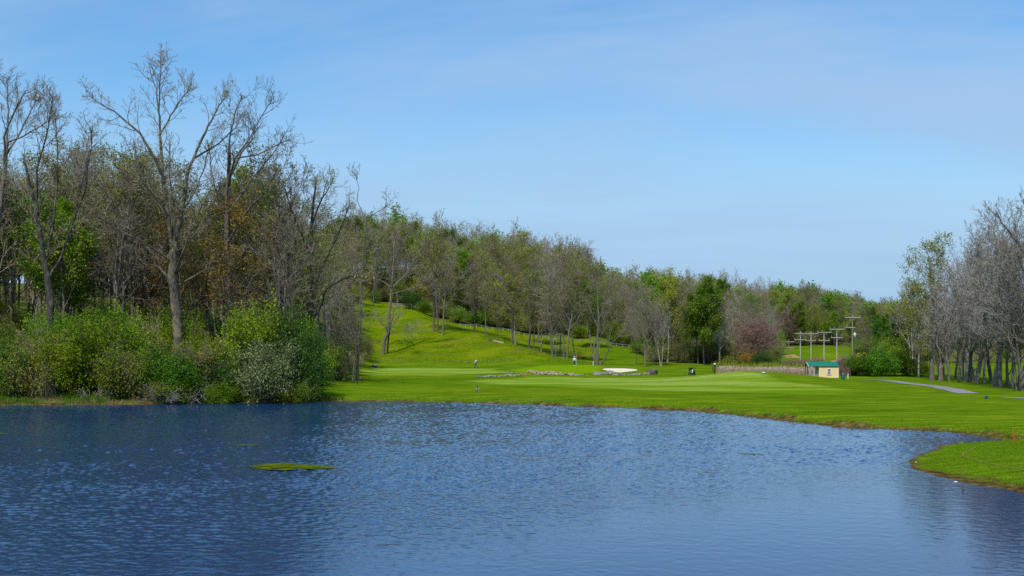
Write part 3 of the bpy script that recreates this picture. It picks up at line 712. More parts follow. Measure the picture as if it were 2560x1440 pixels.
t4 = [
    ([(577, 880, 0), (571, 700, 0), (567, 600, 0), (566, 480, .5), (567, 400, 1), (568, 350, 1)], .42, .16, .3),
    ([(566, 500, 0), (566, 416, .6), (580, 330, -1), (598, 269, -1.8), (617, 236, -2.2)], .2, .045, .2),
    ([(567, 450, .7), (582, 415, -.6), (598, 388, -2), (657, 380, -2.4), (703, 360, -3), (736, 346, -3.4)], .2, .05, .3),
    ([(566, 440, .8), (605, 364, 0), (628, 330, .6), (633, 306, .8)], .18, .05, .3),
    ([(570, 520, 0), (620, 430, 1.6), (670, 360, 2.6), (700, 300, 3.2)], .2, .045, .2),
    ([(568, 600, 0), (630, 520, -2), (680, 470, -3), (712, 420, -4)], .18, .045, .3),
    ([(568, 560, 0), (530, 470, 2), (510, 400, 3), (500, 340, 4)], .18, .045, .3),
    ([(598, 388, -2), (640, 330, -2.2), (672, 270, -2.2), (690, 240, -2.2)], .12, .04, .3),
]
trace_tree('cottonwood_tree', t4, 128, 12, dict(PBIG, n=(9, 6, 4, 3), up=(.05, .14, .1, .06, .03)), BARK, TWIG, 'second tall bare cottonwood with wide right hand limbs beside the tallest one', twig_L=3.5, ys=.97, rk=.72)
t2 = [
    ([(124, 880, 0), (126, 760, 0), (118, 690, 0), (108, 640, 0), (100, 560, -.4), (84, 470, -.8), (70, 400, -1)], .46, .16, .35),
    ([(119, 700, .05), (150, 640, .4), (172, 560, 1), (186, 470, 1.6), (205, 370, 2)], .28, .06, .25),
    ([(118, 640, 0), (124, 540, 1.2), (125, 440, 2), (120, 340, 2.4), (112, 270, 2.6)], .24, .05, .3),
    ([(108, 600, 0), (70, 540, 1.5), (30, 490, 2.5), (-20, 440, 3)], .2, .05, .3),
    ([(100, 540, -.4), (112, 430, -2), (150, 330, -3), (165, 260, -3.4)], .2, .05, .3),
    ([(172, 560, 1), (215, 470, 0), (235, 390, -1), (240, 330, -1.2)], .16, .045, .3),
]
trace_tree('black_walnut_tree', t2, 120, 13, dict(PBIG, n=(13, 7, 5, 3), up=(.05, .14, .1, .06, .03)), BARKD, TWIG, 'tall bare tree with thick black trunk near the left edge', twig_L=3.6, rk=.62)
t1 = [
    ([(-30, 880, 0), (-22, 700, 0), (-5, 560, 0), (10, 430, 0), (18, 340, 0)], .42, .2, .4),
    ([(10, 400, 0), (20, 330, -1), (60, 260, -2), (95, 220, -3), (118, 235, -3)], .18, .05, .2),
    ([(15, 360, 0), (10, 270, 1), (5, 210, 1.4), (2, 170, 1.6)], .17, .05, .2),
    ([(12, 380, 0), (34, 300, 2), (50, 240, 3), (62, 215, 3)], .16, .05, .2),
    ([(-5, 540, 0), (-40, 420, 1), (-80, 330, 2), (-110, 260, 2)], .2, .05, .2),
    ([(18, 340, 0), (55, 320, .6), (95, 290, 1.2), (128, 262, 1.4)], .15, .05, .2),
]
trace_tree('cottonwood_tree', t1, 126, 14, dict(PBIG, n=(12, 7, 5, 3), up=(.05, .14, .1, .06, .03)), BARK, TWIG, 'tall bare cottonwood standing at the left edge of the picture', twig_L=3.4, ys=.97, rk=.75)
t6 = [
    ([(782, 900, 0), (780, 760, 0), (779, 660, 0), (779, 560, 0), (785, 490, 0), (790, 455, 0)], .30, .07, .3),
    ([(781, 720, 0), (815, 640, 1), (850, 560, 1.5), (868, 510, 1.6)], .16, .045, .3),
    ([(780, 640, 0), (745, 560, -1), (725, 500, -1.4), (715, 460, -1.6)], .15, .045, .3),
    ([(779, 560, 0), (810, 500, -1.5), (838, 460, -2)], .12, .04, .3),
    ([(781, 800, 0), (800, 770, 0), (822, 720, -1), (880, 692, -2), (925, 700, -2.5)], .17, .05, .2),
]
trace_tree('budding_tree', t6, 136, 16, dict(PBIG, n=(10, 6, 4, 2)), BARKD, TWIG, 'bare black trunked tree with yellow green leaf tufts behind the dark bush', G_YEL, ('tips', 1, .2, .2, .16), twig_L=3.6)
t7 = [
    ([(893, 860, 0), (900, 790, 0), (903, 700, 0), (910, 620, 0), (914, 560, 0), (925, 540, 0)], .19, .07, .4),
    ([(914, 565, 0), (905, 530, .4), (891, 500, .8), (895, 470, .9), (887, 436, 1)], .07, .03, .9),
    ([(920, 545, 0), (945, 530, -.5), (968, 517, -.9)], .06, .025, .9),
    ([(908, 640, 0), (925, 600, 0), (945, 560, 1)], .08, .03, .3),
    ([(903, 720, 0), (880, 650, 1), (862, 600, 1.5), (850, 550, 1.6)], .1, .03, .3),
]
trace_tree('dead_tree', t7, 148, 17, dict(PBIG, n=(5, 5, 4, 2)), BARK, TWIG, 'half dead grey tree with bare antler like tips right of the left wood', twig_L=2.8)
t8 = [
    ([(956, 888, 0), (961, 850, 0), (971, 832, 0), (973, 800, 0), (977, 740, 0), (982, 680, 0), (985, 620, 0), (990, 580, 0)], .42, .1, .45),
    ([(966, 885, 2.0), (970, 850, 1.0), (973, 828, 0)], .2, .22, .99),
    ([(979, 760, 0), (1000, 770, -1.5), (1012, 800, -2), (1018, 812, -2.3)], .06, .03, .97),
    ([(980, 720, 0), (1010, 690, 1), (1040, 640, 2), (1060, 610, 2.4)], .2, .05, .3),
    ([(981, 700, 0), (955, 640, -1.4), (935, 600, -2), (925, 590, -2)], .17, .045, .3),
    ([(983, 660, 0), (1010, 600, -2), (1030, 570, -3)], .15, .045, .3),
    ([(980, 720, 0), (950, 700, 2), (915, 690, 3)], .14, .045, .3),
    ([(979, 735, 0), (1040, 720, -2), (1075, 700, -3)], .14, .045, .3),
]
trace_tree('bare_tree', t8, 238, 18, dict(PBIG, n=(9, 6, 5, 2), rmin=.028), BARK, TWIG, 'leaning bare tree with a bent forked trunk at the foot of the grass slope', twig_L=4.8)
t9 = [
    ([(1493, 914, 0), (1495, 860, 0), (1497, 800, 0), (1494, 740, 0), (1490, 700, 0)], .30, .06, .35),
    ([(1493, 912, .1), (1480, 885, 1), (1490, 850, 1), (1500, 830, 1.5), (1520, 790, 2)], .22, .05, .4),
    ([(1497, 800, 0), (1512, 760, -1), (1526, 720, -1.5)], .13, .04, .2),
    ([(1497, 820, 0), (1478, 780, 1), (1466, 740, 1.6)], .12, .04, .2),
]
trace_tree('bare_tree', t9, 217, 19, dict(PBIG, n=(8, 6, 4, 2), rmin=.026), BARK, TWIG, 'slim bare tree with two trunks just right of the red flag', twig_L=5.0)
t10 = [
    ([(1497, 914, -.6), (1512, 893, -.6), (1524, 866, -.6), (1545, 842, -.8), (1570, 818, -1), (1598, 802, -1)], .17, .04, .25),
    ([(1524, 866, -.6), (1523, 840, -.4), (1535, 810, 0), (1545, 790, .4)], .1, .03, .3),
    ([(1545, 842, -.8), (1580, 838, -1.4), (1600, 826, -1.8)], .08, .03, .3),
]
trace_tree('leaning_tree', t10, 216, 20, dict(PBIG, n=(6, 5, 3, 2), rmin=.022), BARK, TWIG, 'dark bare tree leaning strongly to the right beside the sand bunker', twig_L=2.6)

# ---- right hand row
ROWT = [('yellow', 2296, 168, 12.5, 'yellow green tree in thin leaf, leftmost of the right hand row'),
        ('pale', 2284, 182, 14, 'pale trunked thin tree left of the right hand row'), ('green', 2262, 186, 8, 'small leafy tree left of the right hand row'),
        ('bud', 2325, 160, 17.5, 'tall olive budding tree with greyish trunk at the left of the right hand row')]
for k_, px, Y, H, lb in ROWT: one(k_, px, Y, H, lb)
rowlist = [(2346, 158, 15), (2360, 170, 14), (2374, 154, 16), (2388, 165, 16), (2396, 150, 19), (2408, 160, 17), (2412, 147, 19), (2427, 155, 17), (2441, 143, 19), (2462, 139, 19),
           (2478, 150, 16), (2485, 134, 18.5), (2502, 130, 17.5), (2516, 138, 17), (2531, 127, 17), (2544, 126, 17), (2556, 124, 18), (2580, 124, 20), (2620, 122, 21)]
for i_, (px, Y, H) in enumerate(rowlist):
    H *= rt.choice((.8, .9, .98))
    one('row', px, Y, H, 'bare grey tree in the dense right hand row, one of many alike', 'bare trees of the right hand row', lean=rt.uniform(-.04, .04))
one('spring', 2548, 133, 8, 'small light green tree between bare trunks at the right edge')
tr = [([(2600, 965, 0), (2602, 800, 0), (2598, 670, 0), (2592, 600, 0)], .35, .1, .4),
      ([(2598, 640, 0), (2570, 560, -1), (2552, 530, -1.4), (2548, 515, -1.5)], .14, .05, .3),
      ([(2598, 680, 0), (2560, 610, 1), (2525, 560, 1.5), (2510, 532, 1.6)], .14, .05, .3),
      ([(2600, 720, 0), (2550, 690, -1.5), (2515, 640, -2.4)], .14, .05, .3),
      ([(2598, 620, 0), (2620, 560, 0), (2640, 520, 0)], .12, .05, .3)]
trace_tree('bare_tree', tr, 117, 21, dict(PBIG, n=(8, 6, 4, 3)), BARK, TWIG, 'nearest tall bare tree leaning in from the right edge', twig_L=2.6)

# ---- left wood, hill wood: scattered single trees, the far ones as one mass
def pick(px, Y, r):
    if px < 900:
        k = r.choices(['bare', 'bud', 'spring', 'bronze', 'green', 'pale'], [52, 24, 12, 6, 4, 5])[0]
        if 360 < px < 640 and Y < 185 and r.random() < .6: k = 'bronze'
        return k
    if px < 1500: return r.choices(['bare', 'bud', 'spring', 'bronze', 'green', 'pale', 'yellow', 'russet'], [22, 38, 14, 5, 3, 3, 14, 1])[0]
    if px < 1960: return r.choices(['bare', 'bud', 'spring', 'russet', 'green', 'pale', 'yellow'], [38, 27, 8, 6, 5, 6, 10])[0]
    return r.choices(['bare', 'bud', 'spring', 'russet', 'green', 'bronze', 'yellow'], [18, 27, 14, 7, 18, 6, 10])[0]
sites = []
rs_ = random.Random(31)
Y = 112.0
while Y < 1000:
    step = 5.6 if Y < 200 else 6.6 if Y < 330 else 8.5 if Y < 480 else 12
    x = px2x(-330, Y)
    while x < px2x(2900, Y):
        xx = x + rs_.uniform(-.4, .4) * step; yy = Y + rs_.uniform(-.4, .4) * step; px = CX + F * xx / yy
        if in_wood(px, yy) and yy < 1000:
            lim = 262 if px < 840 else 470 if px < 1400 else 620 if px < 1900 else 1000
            if px > 2330: lim = 275
            if yy < lim and not (px < 840 and (rs_.random() < .22 or yy < 127)):
                sites.append((px, yy, xx))
        x += step
    Y += step
def wherelab(px, Y):
    if px < 860: return 'in the dense left wood', 'left wood'
    if px > 2240: return 'behind the right field', 'wood behind the right field'
    if px < 1300: z_ = 'above the grass slope'
    elif px < 1560: z_ = 'above the bunker'
    elif px < 1930: z_ = 'above the golf cart'
    else: z_ = 'above the power poles'
    if Y > 400: return 'high ' + z_, 'upper hill wood ' + z_
    return z_, 'lower hill wood ' + z_
sites.sort(key=lambda s: s[1])
counts = {'L': 0, 'R': 0}
NEAR, FARL = [], []
for s_ in sites:
    lim = 330 if s_[0] < 860 else 1000
    if len(NEAR) < 560: NEAR.append(s_)
    else: FARL.append(s_)
PRH = {'bare': (15, 20), 'bud': (15, 19.5), 'spring': (12, 17), 'bronze': (11, 15), 'green': (12, 17), 'pale': (13, 18), 'yellow': (13, 17.5), 'russet': (11, 15)}
for px, Y, x in NEAR:
    k_ = pick(px, Y, rs_); h0, h1 = PRH[k_]; H = rs_.uniform(h0, h1)
    if px < 860: H *= .98 if Y > 185 else 1.14
    if px > 1480: H *= .70 if Y > 330 else .62
    if px > 2300: H *= .8
    H *= rs_.choice((1, 1, 1, .8, 1.1))
    wh, gr = wherelab(px, Y)
    put_tree(k_, px, Y, H, f'{LOOK[k_]} {wh}, one of many', f'{LOOK[k_]}s of the {gr}')
# far mass: one object
def far_wood():
    rs = np.random.RandomState(9); Vs, Fs, Ms, Rs, o = [], [], [], [], 0
    bare_proto = []
    for s_ in range(4):
        sk = Sk(900 + s_); grow(sk, (0, 0, -.3), (0, 0, 1), 17, .2, 0, P_forest(rmin=.05, n=(13, 6, 4, 0), start=(.3, .25, .2, .15)))
        a = [tubes([q for q in sk.seg if q[7] == 0], 4), tubes([q for q in sk.seg if q[7] > 0], 3)]
        v = np.vstack([a[0][0], a[1][0]]); f = np.vstack([a[0][1], a[1][1] + len(a[0][0])]); bare_proto.append((v, f, sk.tips))
    MI = {'bare': 0, 'pale': 1, 'russet': 2, 'bud': 0, 'spring': 0, 'green': 0, 'bronze': 2, 'yellow': 0}
    LM = {'bud': 3, 'spring': 4, 'green': 5, 'yellow': 6, 'bronze': 7, 'russet': 8}
    LP = {'bud': (1, .5, .5), 'spring': (3, .7, .75), 'green': (4, .8, .8), 'yellow': (2, .6, .65), 'bronze': (2, .5, .55), 'russet': (1, .4, .5)}
    xy = np.array([(x, Y) for px, Y, x in FARL]); zz = terrain(xy[:, 0], xy[:, 1])
    for (px, Y, x), z in zip(FARL, zz):
        k_ = pick(px, Y, rs_); v, f, tips = bare_proto[rs.randint(4)]
        h0, h1 = PRH[k_]; s = rs_.uniform(h0, h1) / 17. * (.70 if px > 1480 else 1) * rs_.choice((1, 1, .8, 1.12)); a = rs_.uniform(0, 6.28); ca, sa = math.cos(a), math.sin(a)
        R = np.array([[ca, -sa, 0], [sa, ca, 0], [0, 0, 1]]) * s
        tr_ = np.array([x, Y, z])
        Vs.append(v @ R.T + tr_); Fs.append(f + o); o += len(v); Ms.append(np.full(len(f), MI[k_])); Rs.append(np.zeros(len(v)))
        if k_ in LP:
            per, spd, sz = LP[k_]; T = np.array(tips) @ R.T + tr_; T = T[rs.rand(len(T)) < .5]
            lv, lf, lr = cluster(T, per, spd, rs, sz)
            Vs.append(lv); Fs.append(lf + o); o += len(lv); Ms.append(np.full(len(lf), LM[k_])); Rs.append(lr)
    me = mesh_np('distant_woodland', np.vstack(Vs), [np.vstack(Fs)], [TWIG, TWIGP, TWIGR, G_BUD, G_SPR, G_MID, G_YEL, G_BRZ, G_RED], midx=np.concatenate(Ms), rnd=np.concatenate(Rs))
    tag(link('distant_woodland', me), 'mixed bare and green wood covering the far upper hillside', 'woodland', kind='stuff')
print('trees', len(NEAR), len(FARL))
if FARL: far_wood()

# ---- shrubs
def shrub_mesh(seed, mat, R=2.2, H=3.4, nleaf=11000, size=.135, lobn=34, twig=BARKD, stems=8, lr=.62):
    sk = Sk(seed); rs = np.random.RandomState(seed)
    P = dict(n=(7, 5, 4, 0), start=(.15, .2, .2), ang=(40, 45, 45), ratio=(.5, .5, .5), seg=(5, 4, 3, 2), wander=(.12, .18, .22, .25), up=(.02, .04, .02, 0), thick=.01, rmin=.012, tip=.25, cone=.3)
    for i in range(stems):
        a = sk.r.uniform(0, 6.28); t = sk.r.uniform(.1, .75)
        grow(sk, (math.cos(a) * .03, math.sin(a) * .03, -.2), norm((math.cos(a) * t, math.sin(a) * t, 1)), H * sk.r.uniform(.75, 1.08), .035, 0, P)
    v1 = lobes(rs, (0, 0, H * .50), (R * .85, R * .85, H * .42), lobn, R * .30 * lr / .62, int(nleaf * .48), size, zmin=.05)
    v2 = cluster(sk.tips, max(1, int(nleaf * .52 / len(sk.tips) + .5)), .24, rs, size)
    V = np.vstack([v1[0], v2[0]]); Fq = np.vstack([v1[1], v2[1] + len(v1[0])]); rnd = np.concatenate([v1[2], v2[2]])
    return make_tree(sk, 'shrub', BARKD, twig, mat, (V, Fq, rnd), split=1)
SH = {'green': [shrub_mesh(201, G_MID), shrub_mesh(202, G_MID, R=2.6, H=3.2)], 'spring': [shrub_mesh(203, G_SPR, nleaf=9500), shrub_mesh(204, G_SPR, R=2.6, H=3.8, nleaf=11000)],
      'dark': [shrub_mesh(205, G_DRK, nleaf=11000, size=.125), shrub_mesh(206, G_DRK, R=2.7, nleaf=11000, size=.125)], 'silver': [shrub_mesh(207, G_OLV, R=2.3, H=3.4, nleaf=9000, size=.12, lobn=60, lr=.5)],
      'thin': [shrub_mesh(208, G_BUD, nleaf=3600, size=.12, stems=14, twig=BARK), shrub_mesh(209, G_SPR, nleaf=3600, size=.12, stems=14, twig=BARK)], 'brown': [shrub_mesh(210, G_RED, nleaf=500, size=.12, stems=24, twig=TWIGR)],
      'yellow': [shrub_mesh(211, G_YEL, nleaf=5000, size=.15)], 'forsythia': [shrub_mesh(212, G_FOR, R=1.6, H=3.4, nleaf=3500, size=.13)],
      'grey': [shrub_mesh(213, G_BUD, nleaf=260, size=.12, stems=22, twig=TWIG)]}
def put_shrub(key, px, Y, W, H, label, group=None, name='shrub', dz=0):
    me = SH[key][rt.randrange(len(SH[key]))]; x, y, z = at(px, Y)
    return place(name, me, (x, y, z - .1 + dz), rt.uniform(0, 6.28), (W / 4.6, W / 4.6, H / 3.6), label, 'shrub', group)
S = put_shrub
LB = [('green', 20, 108, 6, 5.0, 'leafy green shrub at the left edge of the bank'), ('thin', 70, 107, 5, 5.6, 'thin twiggy shrub between the left edge and the dead brush'),
      ('spring', 165, 108.5, 5.5, 5.2, 'light green shrub just right of the hanging dead brush'), ('spring', 225, 110, 7, 7.2, 'tallest light green shrub on the left bank'),
      ('thin', 285, 107.5, 6, 5.4, 'twiggy olive shrub below the leaf filled tall one'), ('spring', 300, 113, 6.5, 7.0, 'light green shrub behind the twiggy olive shrub'), ('thin', 350, 108, 5, 4.6, 'low twiggy shrub left of the bright green bush'),
      ('green', 395, 108, 5.6, 5.0, 'bright green bush at the water left of the cottonwood foot'), ('green', 452, 107.5, 5.4, 4.6, 'bright green bush at the water below the tallest cottonwood'), ('spring', 430, 106.8, 3.6, 2.0, 'low bright bush reaching the water below the bright green one'),
      ('grey', 500, 110, 6, 5.6, 'dark twiggy thicket between the bright bush and the silver one'), ('dark', 548, 109.5, 5.5, 4.4, 'dark green bush left of the silvery bush'), ('green', 560, 107.5, 3.6, 2.4, 'small green bush at the water left of the silvery bush'),
      ('silver', 665, 107.5, 6.2, 6.3, 'silvery green rounded bush hanging over the water'), ('spring', 620, 112, 7.0, 8.0, 'yellowish green leafy shrub rising behind the silvery bush'), ('dark', 728, 111, 6.6, 8.0, 'big dark green bush right of the silvery one'),
      ('dark', 776, 110, 4.8, 6.2, 'dark green bush with pale tips at the right end of the left bank'), ('thin', 750, 108, 4.2, 2.2, 'low straw coloured thicket below the big dark bush'), ('yellow', 735, 107.3, 3.0, 1.8, 'low yellow green shrub right of the silvery bush foot'),
      ('grey', 120, 111, 7, 6.4, 'grey twiggy thicket behind the dead brush'), ('bare', 0, 0, 0, 0, '')]
for k_, px, Y, W, H, lb in LB:
    if k_ != 'bare': S(k_, px, Y - (2.2 if px < 720 else 1.2), W, H * .92, lb)
# smaller shrubs of the understorey
rs2 = random.Random(8)
for i_ in range(84):
    px = rs2.uniform(-160, 800); Y = rs2.uniform(112, 150) if px < 740 else rs2.uniform(118, 150); k_ = rs2.choice(['thin', 'spring', 'grey', 'spring', 'green', 'thin', 'spring'])
    S(k_, px, Y, rs2.uniform(3.5, 7), rs2.uniform(2.6, 6.6), {'thin': 'thin leaved', 'spring': 'light green', 'grey': 'bare twiggy', 'green': 'mid green'}[k_] + ' shrub under the trees of the left bank, one of many', {'thin': 'thin leaved', 'spring': 'light green', 'grey': 'bare twiggy', 'green': 'mid green'}[k_] + ' undergrowth shrubs of the left bank')
for i_, (px, Y, H, k_) in enumerate([(846, 142, 3.0, 'grey'), (868, 165, 3.5, 'grey'), (890, 200, 4.0, 'thin'), (905, 222, 4.0, 'grey'), (860, 200, 5, 'thin'), (885, 245, 5.5, 'thin')]):
    S(k_, px, Y, 5, H, 'twiggy shrub between the left wood and the meadow, one of several alike', 'twiggy shrubs beside the meadow')
for i_, (px, Y, W, H, k_, lb) in enumerate([
        (2140, 180, 5.0, 3.2, 'green', 'green bush just right of the yellow shed'), (2172, 176, 6.0, 3.6, 'green', 'dark leafy bush in the middle of the clump right of the shed'), (2205, 172, 6.0, 4.2, 'green', 'full green bush in the clump right of the shed'),
        (2236, 176, 6.0, 5.2, 'spring', 'tallest bright green bush of the clump right of the shed'), (2270, 176, 4.5, 3.0, 'green', 'low green bush at the right end of the clump'), (2300, 172, 4.0, 2.6, 'yellow', 'yellow green bush at the foot of the right hand row'),
        (1820, 205, 4.2, 2.4, 'yellow', 'rounded yellow green willow bush left of the reeds'), (1868, 208, 3.4, 3.6, 'forsythia', 'orange yellow forsythia bush beside the reddish tree'),
        (1926, 212, 3.0, 3.6, 'yellow', 'yellow green bush on the right of the reddish shrub tree'), (1905, 206, 5.0, 3.0, 'dark', 'dark green bush in front of the reddish shrub tree'),
        (2000, 215, 5.5, 1.8, 'brown', 'low brown brush behind the reeds, left of the poles'), (1975, 218, 5.0, 1.7, 'brown', 'low brown brush behind the reeds at the brown poles'), (2040, 222, 5.0, 1.9, 'brown', 'low brown brush behind the shed roof'),
        (2112, 190, 4.0, 2.6, 'brown', 'purplish brown brush between shed and green bushes'), (2128, 200, 4.5, 2.6, 'brown', 'purplish brown brush behind the green bushes'),
        (1030, 306, 6.0, 4.5, 'dark', 'dark green bush on the hilltop by the fence'), (1060, 300, 5.0, 3.5, 'green', 'green bush on the hilltop right of the dark one')]):
    S(k_, px, Y, W, H, lb)
rs3 = random.Random(18)
for i_ in range(190):
    px = rs3.uniform(860, 2330); ed = float(np.interp(px, WK[:, 0], WK[:, 1])); Y = ed + 1 + abs(rs3.gauss(0, 24))
    k_ = rs3.choices(['thin', 'grey', 'spring', 'green', 'yellow', 'brown'], [7, 7, 4, 2, 3, 2])[0]
    nm_ = {'thin': 'thin leaved', 'spring': 'light green', 'grey': 'bare twiggy', 'green': 'mid green', 'yellow': 'yellow green', 'brown': 'brown twiggy'}[k_]
    S(k_, px, Y, rs3.uniform(4.5, 8), rs3.uniform(2.2, 6.0), nm_ + ' undergrowth shrub under the trees of the hill wood, one of many', nm_ + ' undergrowth shrubs of the hill wood')
# reddish shrub tree
for px, Y, H, lb in ((1885, 214, 9.0, 'wide reddish brown twiggy tree behind the reeds'), (1908, 216, 8.2, 'darker reddish brown twiggy tree right behind the wide one'), (1862, 218, 7.6, 'smaller reddish brown twiggy tree left of the wide one')):
    o = put_tree('russet', px, Y, H, lb); o.scale = (o.scale[0] * 1.35, o.scale[1] * 1.35, o.scale[2])

# ---- dead brush on the left bank
def brush(seed, n, L, spread, up, r=.03):
    sk = Sk(seed); P = dict(n=(6, 4, 3), start=(.15, .2, .2), ang=(40, 45, 45), ratio=(.5, .5, .5), seg=(5, 4, 3), wander=(.16, .2, .25), up=(up, 0, 0), thick=.01, rmin=.014, tip=.25, cone=.3)
    for i in range(n):
        a = sk.r.uniform(0, 6.28); grow(sk, (sk.r.gauss(0, spread), sk.r.gauss(0, spread * .4), 0), norm((math.cos(a), math.sin(a) - .3, sk.r.uniform(.1, .9))), L * sk.r.uniform(.5, 1), r, 0, P)
    v, f = tubes(sk.seg, 3); return v, f
def put_brush(seed, px, Y, n, L, spread, lb, z=None, up=0.0):
    v, f = brush(seed, n, L, spread, up); x, y, zz = at(px, Y)
    o = link('dead_brush', mesh_np('dead_brush', v, [f], [TWIGP])); o.location = (x, y, zz if z is None else z); tag(o, lb, 'brush')
put_brush(1, 455, 104.8, 26, 2.6, 1.4, 'tangle of grey fallen branches lying at the water below the bright bush', .25, -.02)
put_brush(2, 395, 105.5, 14, 2.4, .8, 'heap of grey dead branches left of the fallen tangle', .6, .02)
put_brush(3, 250, 105.6, 12, 2.0, 1.2, 'small heap of dead twigs on the low bank', .4, .0)
# hanging dead vine brush
sk = Sk(77); P = dict(n=(8, 4, 3), start=(.1, .2, .2), ang=(30, 35, 40), ratio=(.34, .5, .5), seg=(8, 4, 3), wander=(.07, .16, .2), up=(-.06, -.12, -.1), thick=.01, rmin=.014, tip=.3, cone=.2)
for i in range(22):
    a = sk.r.uniform(0, 6.28); t = sk.r.uniform(.02, .22)
    grow(sk, (sk.r.gauss(0, .25), sk.r.gauss(0, .25), 5.6 - sk.r.uniform(0, 1.6)), norm((math.cos(a) * t, math.sin(a) * t - .05, -1)), sk.r.uniform(3.0, 5.2), .03, 0, P)
v, f = tubes(sk.seg, 3); x, y, z = at(122, 105.8); v[:, 2] = np.maximum(v[:, 2], -.2)
o = link('dead_vines', mesh_np('dead_vines', v, [f], [TWIGP])); o.location = (x, y, .3); tag(o, 'column of grey dead vines hanging down to the water at the left', 'vines')

# ------------------------------------------------------------------ small mesh builder
class MB:
    def __init__(s): s.v = []; s.f = []
    def add(s, V, Fs):
        o = len(s.v); s.v += [tuple(p) for p in V]; s.f += [tuple(i + o for i in f) for f in Fs]; return s
    def box(s, c, d, rz=0.0, ry=0.0, bev=0.0):
        M = Matrix.Rotation(rz, 3, 'Z') @ Matrix.Rotation(ry, 3, 'Y'); V = []
        if bev:
            x, y, z = d[0] / 2, d[1] / 2, d[2] / 2; b = min(bev, x * .9, y * .9, z * .9)
            bm = bmesh.new(); bmesh.ops.create_cube(bm, size=1); bmesh.ops.scale(bm, vec=d, verts=bm.verts)
            bmesh.ops.bevel(bm, geom=bm.edges[:], offset=b, segments=2, affect='EDGES', profile=.5)
            bm.verts.index_update(); V = [M @ v.co + Vector(c) for v in bm.verts]; Fs = [[v.index for v in f.verts] for f in bm.faces]; bm.free()
            return s.add(V, Fs)
        for i in range(8):
            V.append(M @ Vector(((i & 1) - .5, ((i >> 1) & 1) - .5, (i >> 2) - .5)) .__mul__(1) if False else M @ Vector((((i & 1) - .5) * d[0], (((i >> 1) & 1) - .5) * d[1], ((i >> 2) - .5) * d[2])) + Vector(c))
        return s.add(V, [(0, 2, 3, 1), (4, 5, 7, 6), (0, 1, 5, 4), (2, 6, 7, 3), (0, 4, 6, 2), (1, 3, 7, 5)])
    def bar(s, a, b, r0, r1=None, n=8):
        a, b = Vector(a), Vector(b); r1 = r0 if r1 is None else r1; d = (b - a).normalized(); q = d.to_track_quat('Z', 'Y').to_matrix()
        V = [a + q @ Vector((math.cos(k * 6.28318 / n) * r0, math.sin(k * 6.28318 / n) * r0, 0)) for k in range(n)] + [b + q @ Vector((math.cos(k * 6.28318 / n) * r1, math.sin(k * 6.28318 / n) * r1, 0)) for k in range(n)]
        return s.add(V, [(k, (k + 1) % n, n + (k + 1) % n, n + k) for k in range(n)] + [tuple(range(n - 1, -1, -1)), tuple(range(n, 2 * n))])
    def path(s, pts, rad, n=8):
        for i in range(len(pts) - 1): s.bar(pts[i], pts[i + 1], rad[i], rad[i + 1], n)
        return s
    def lathe(s, prof, c=(0, 0, 0), n=16):
        V = [(c[0] + r * math.cos(k * 6.28318 / n), c[1] + r * math.sin(k * 6.28318 / n), c[2] + z) for r, z in prof for k in range(n)]; m = len(prof)
        return s.add(V, [(i * n + k, i * n + (k + 1) % n, (i + 1) * n + (k + 1) % n, (i + 1) * n + k) for i in range(m - 1) for k in range(n)] + [tuple(range(n - 1, -1, -1)), tuple(range((m - 1) * n, m * n))])
    def build(s, name, mat, parent=None, smooth=False, loc=None):
        me = bpy.data.meshes.new(name); me.from_pydata(s.v, [], s.f); me.materials.append(mat)
        if smooth: me.polygons.foreach_set('use_smooth', [True] * len(me.polygons))
        me.update(); o = link(name, me, parent)
        if loc is not None: o.location = loc
        return o
def skin(name, pts, edges, rad, mat, parent=None, lv=2, matfn=None, mats=None, root=0):
    me = bpy.data.meshes.new(name); me.from_pydata(pts, edges, [])
    o = bpy.data.objects.new(name, me); col.objects.link(o)
    m = o.modifiers.new('s', 'SKIN'); m.use_smooth_shade = True
    for i, v in enumerate(me.skin_vertices[0].data):
        r = rad[i]; v.radius = (r, r) if not isinstance(r, tuple) else r; v.use_root = (i == root)
    u = o.modifiers.new('u', 'SUBSURF'); u.levels = lv; u.render_levels = lv
    dg = bpy.context.evaluated_depsgraph_get(); dg.update()
    nm = bpy.data.meshes.new_from_object(o.evaluated_get(dg)); bpy.data.objects.remove(o); nm.name = name; nm.materials.clear()
    for mm in (mats or [mat]): nm.materials.append(mm)
    if matfn:
        for p in nm.polygons: p.material_index = matfn(p.center)
    return link(name, nm, parent)
def draped(name, poly, dz, mat, step=.6, kind=None, label=None):
    """a sheet that follows the ground inside a world polygon"""
    P = np.array(poly); x0, y0 = P.min(0); x1, y1 = P.max(0)
    bm = bmesh.new(); vs = [bm.verts.new((p[0], p[1], 0)) for p in poly]; bm.faces.new(vs)
    x = x0 + step
    while x < x1: bmesh.ops.bisect_plane(bm, geom=bm.verts[:] + bm.edges[:] + bm.faces[:], plane_co=(x, 0, 0), plane_no=(1, 0, 0)); x += step
    y = y0 + step
    while y < y1: bmesh.ops.bisect_plane(bm, geom=bm.verts[:] + bm.edges[:] + bm.faces[:], plane_co=(0, y, 0), plane_no=(0, 1, 0)); y += step
    A = np.array([(v.co.x, v.co.y) for v in bm.verts]); Z = terrain(A[:, 0], A[:, 1])
    for v, z in zip(bm.verts, Z): v.co.z = z + dz
    for f in bm.faces:
        f.smooth = True
        if f.normal.z < 0: f.normal_flip()
    bmesh.ops.recalc_face_normals(bm, faces=bm.faces)
    me = bpy.data.meshes.new(name); bm.to_mesh(me); bm.free(); me.materials.append(mat); o = link(name, me)
    if kind: o['kind'] = kind
    if label: o['label'] = label
    return o

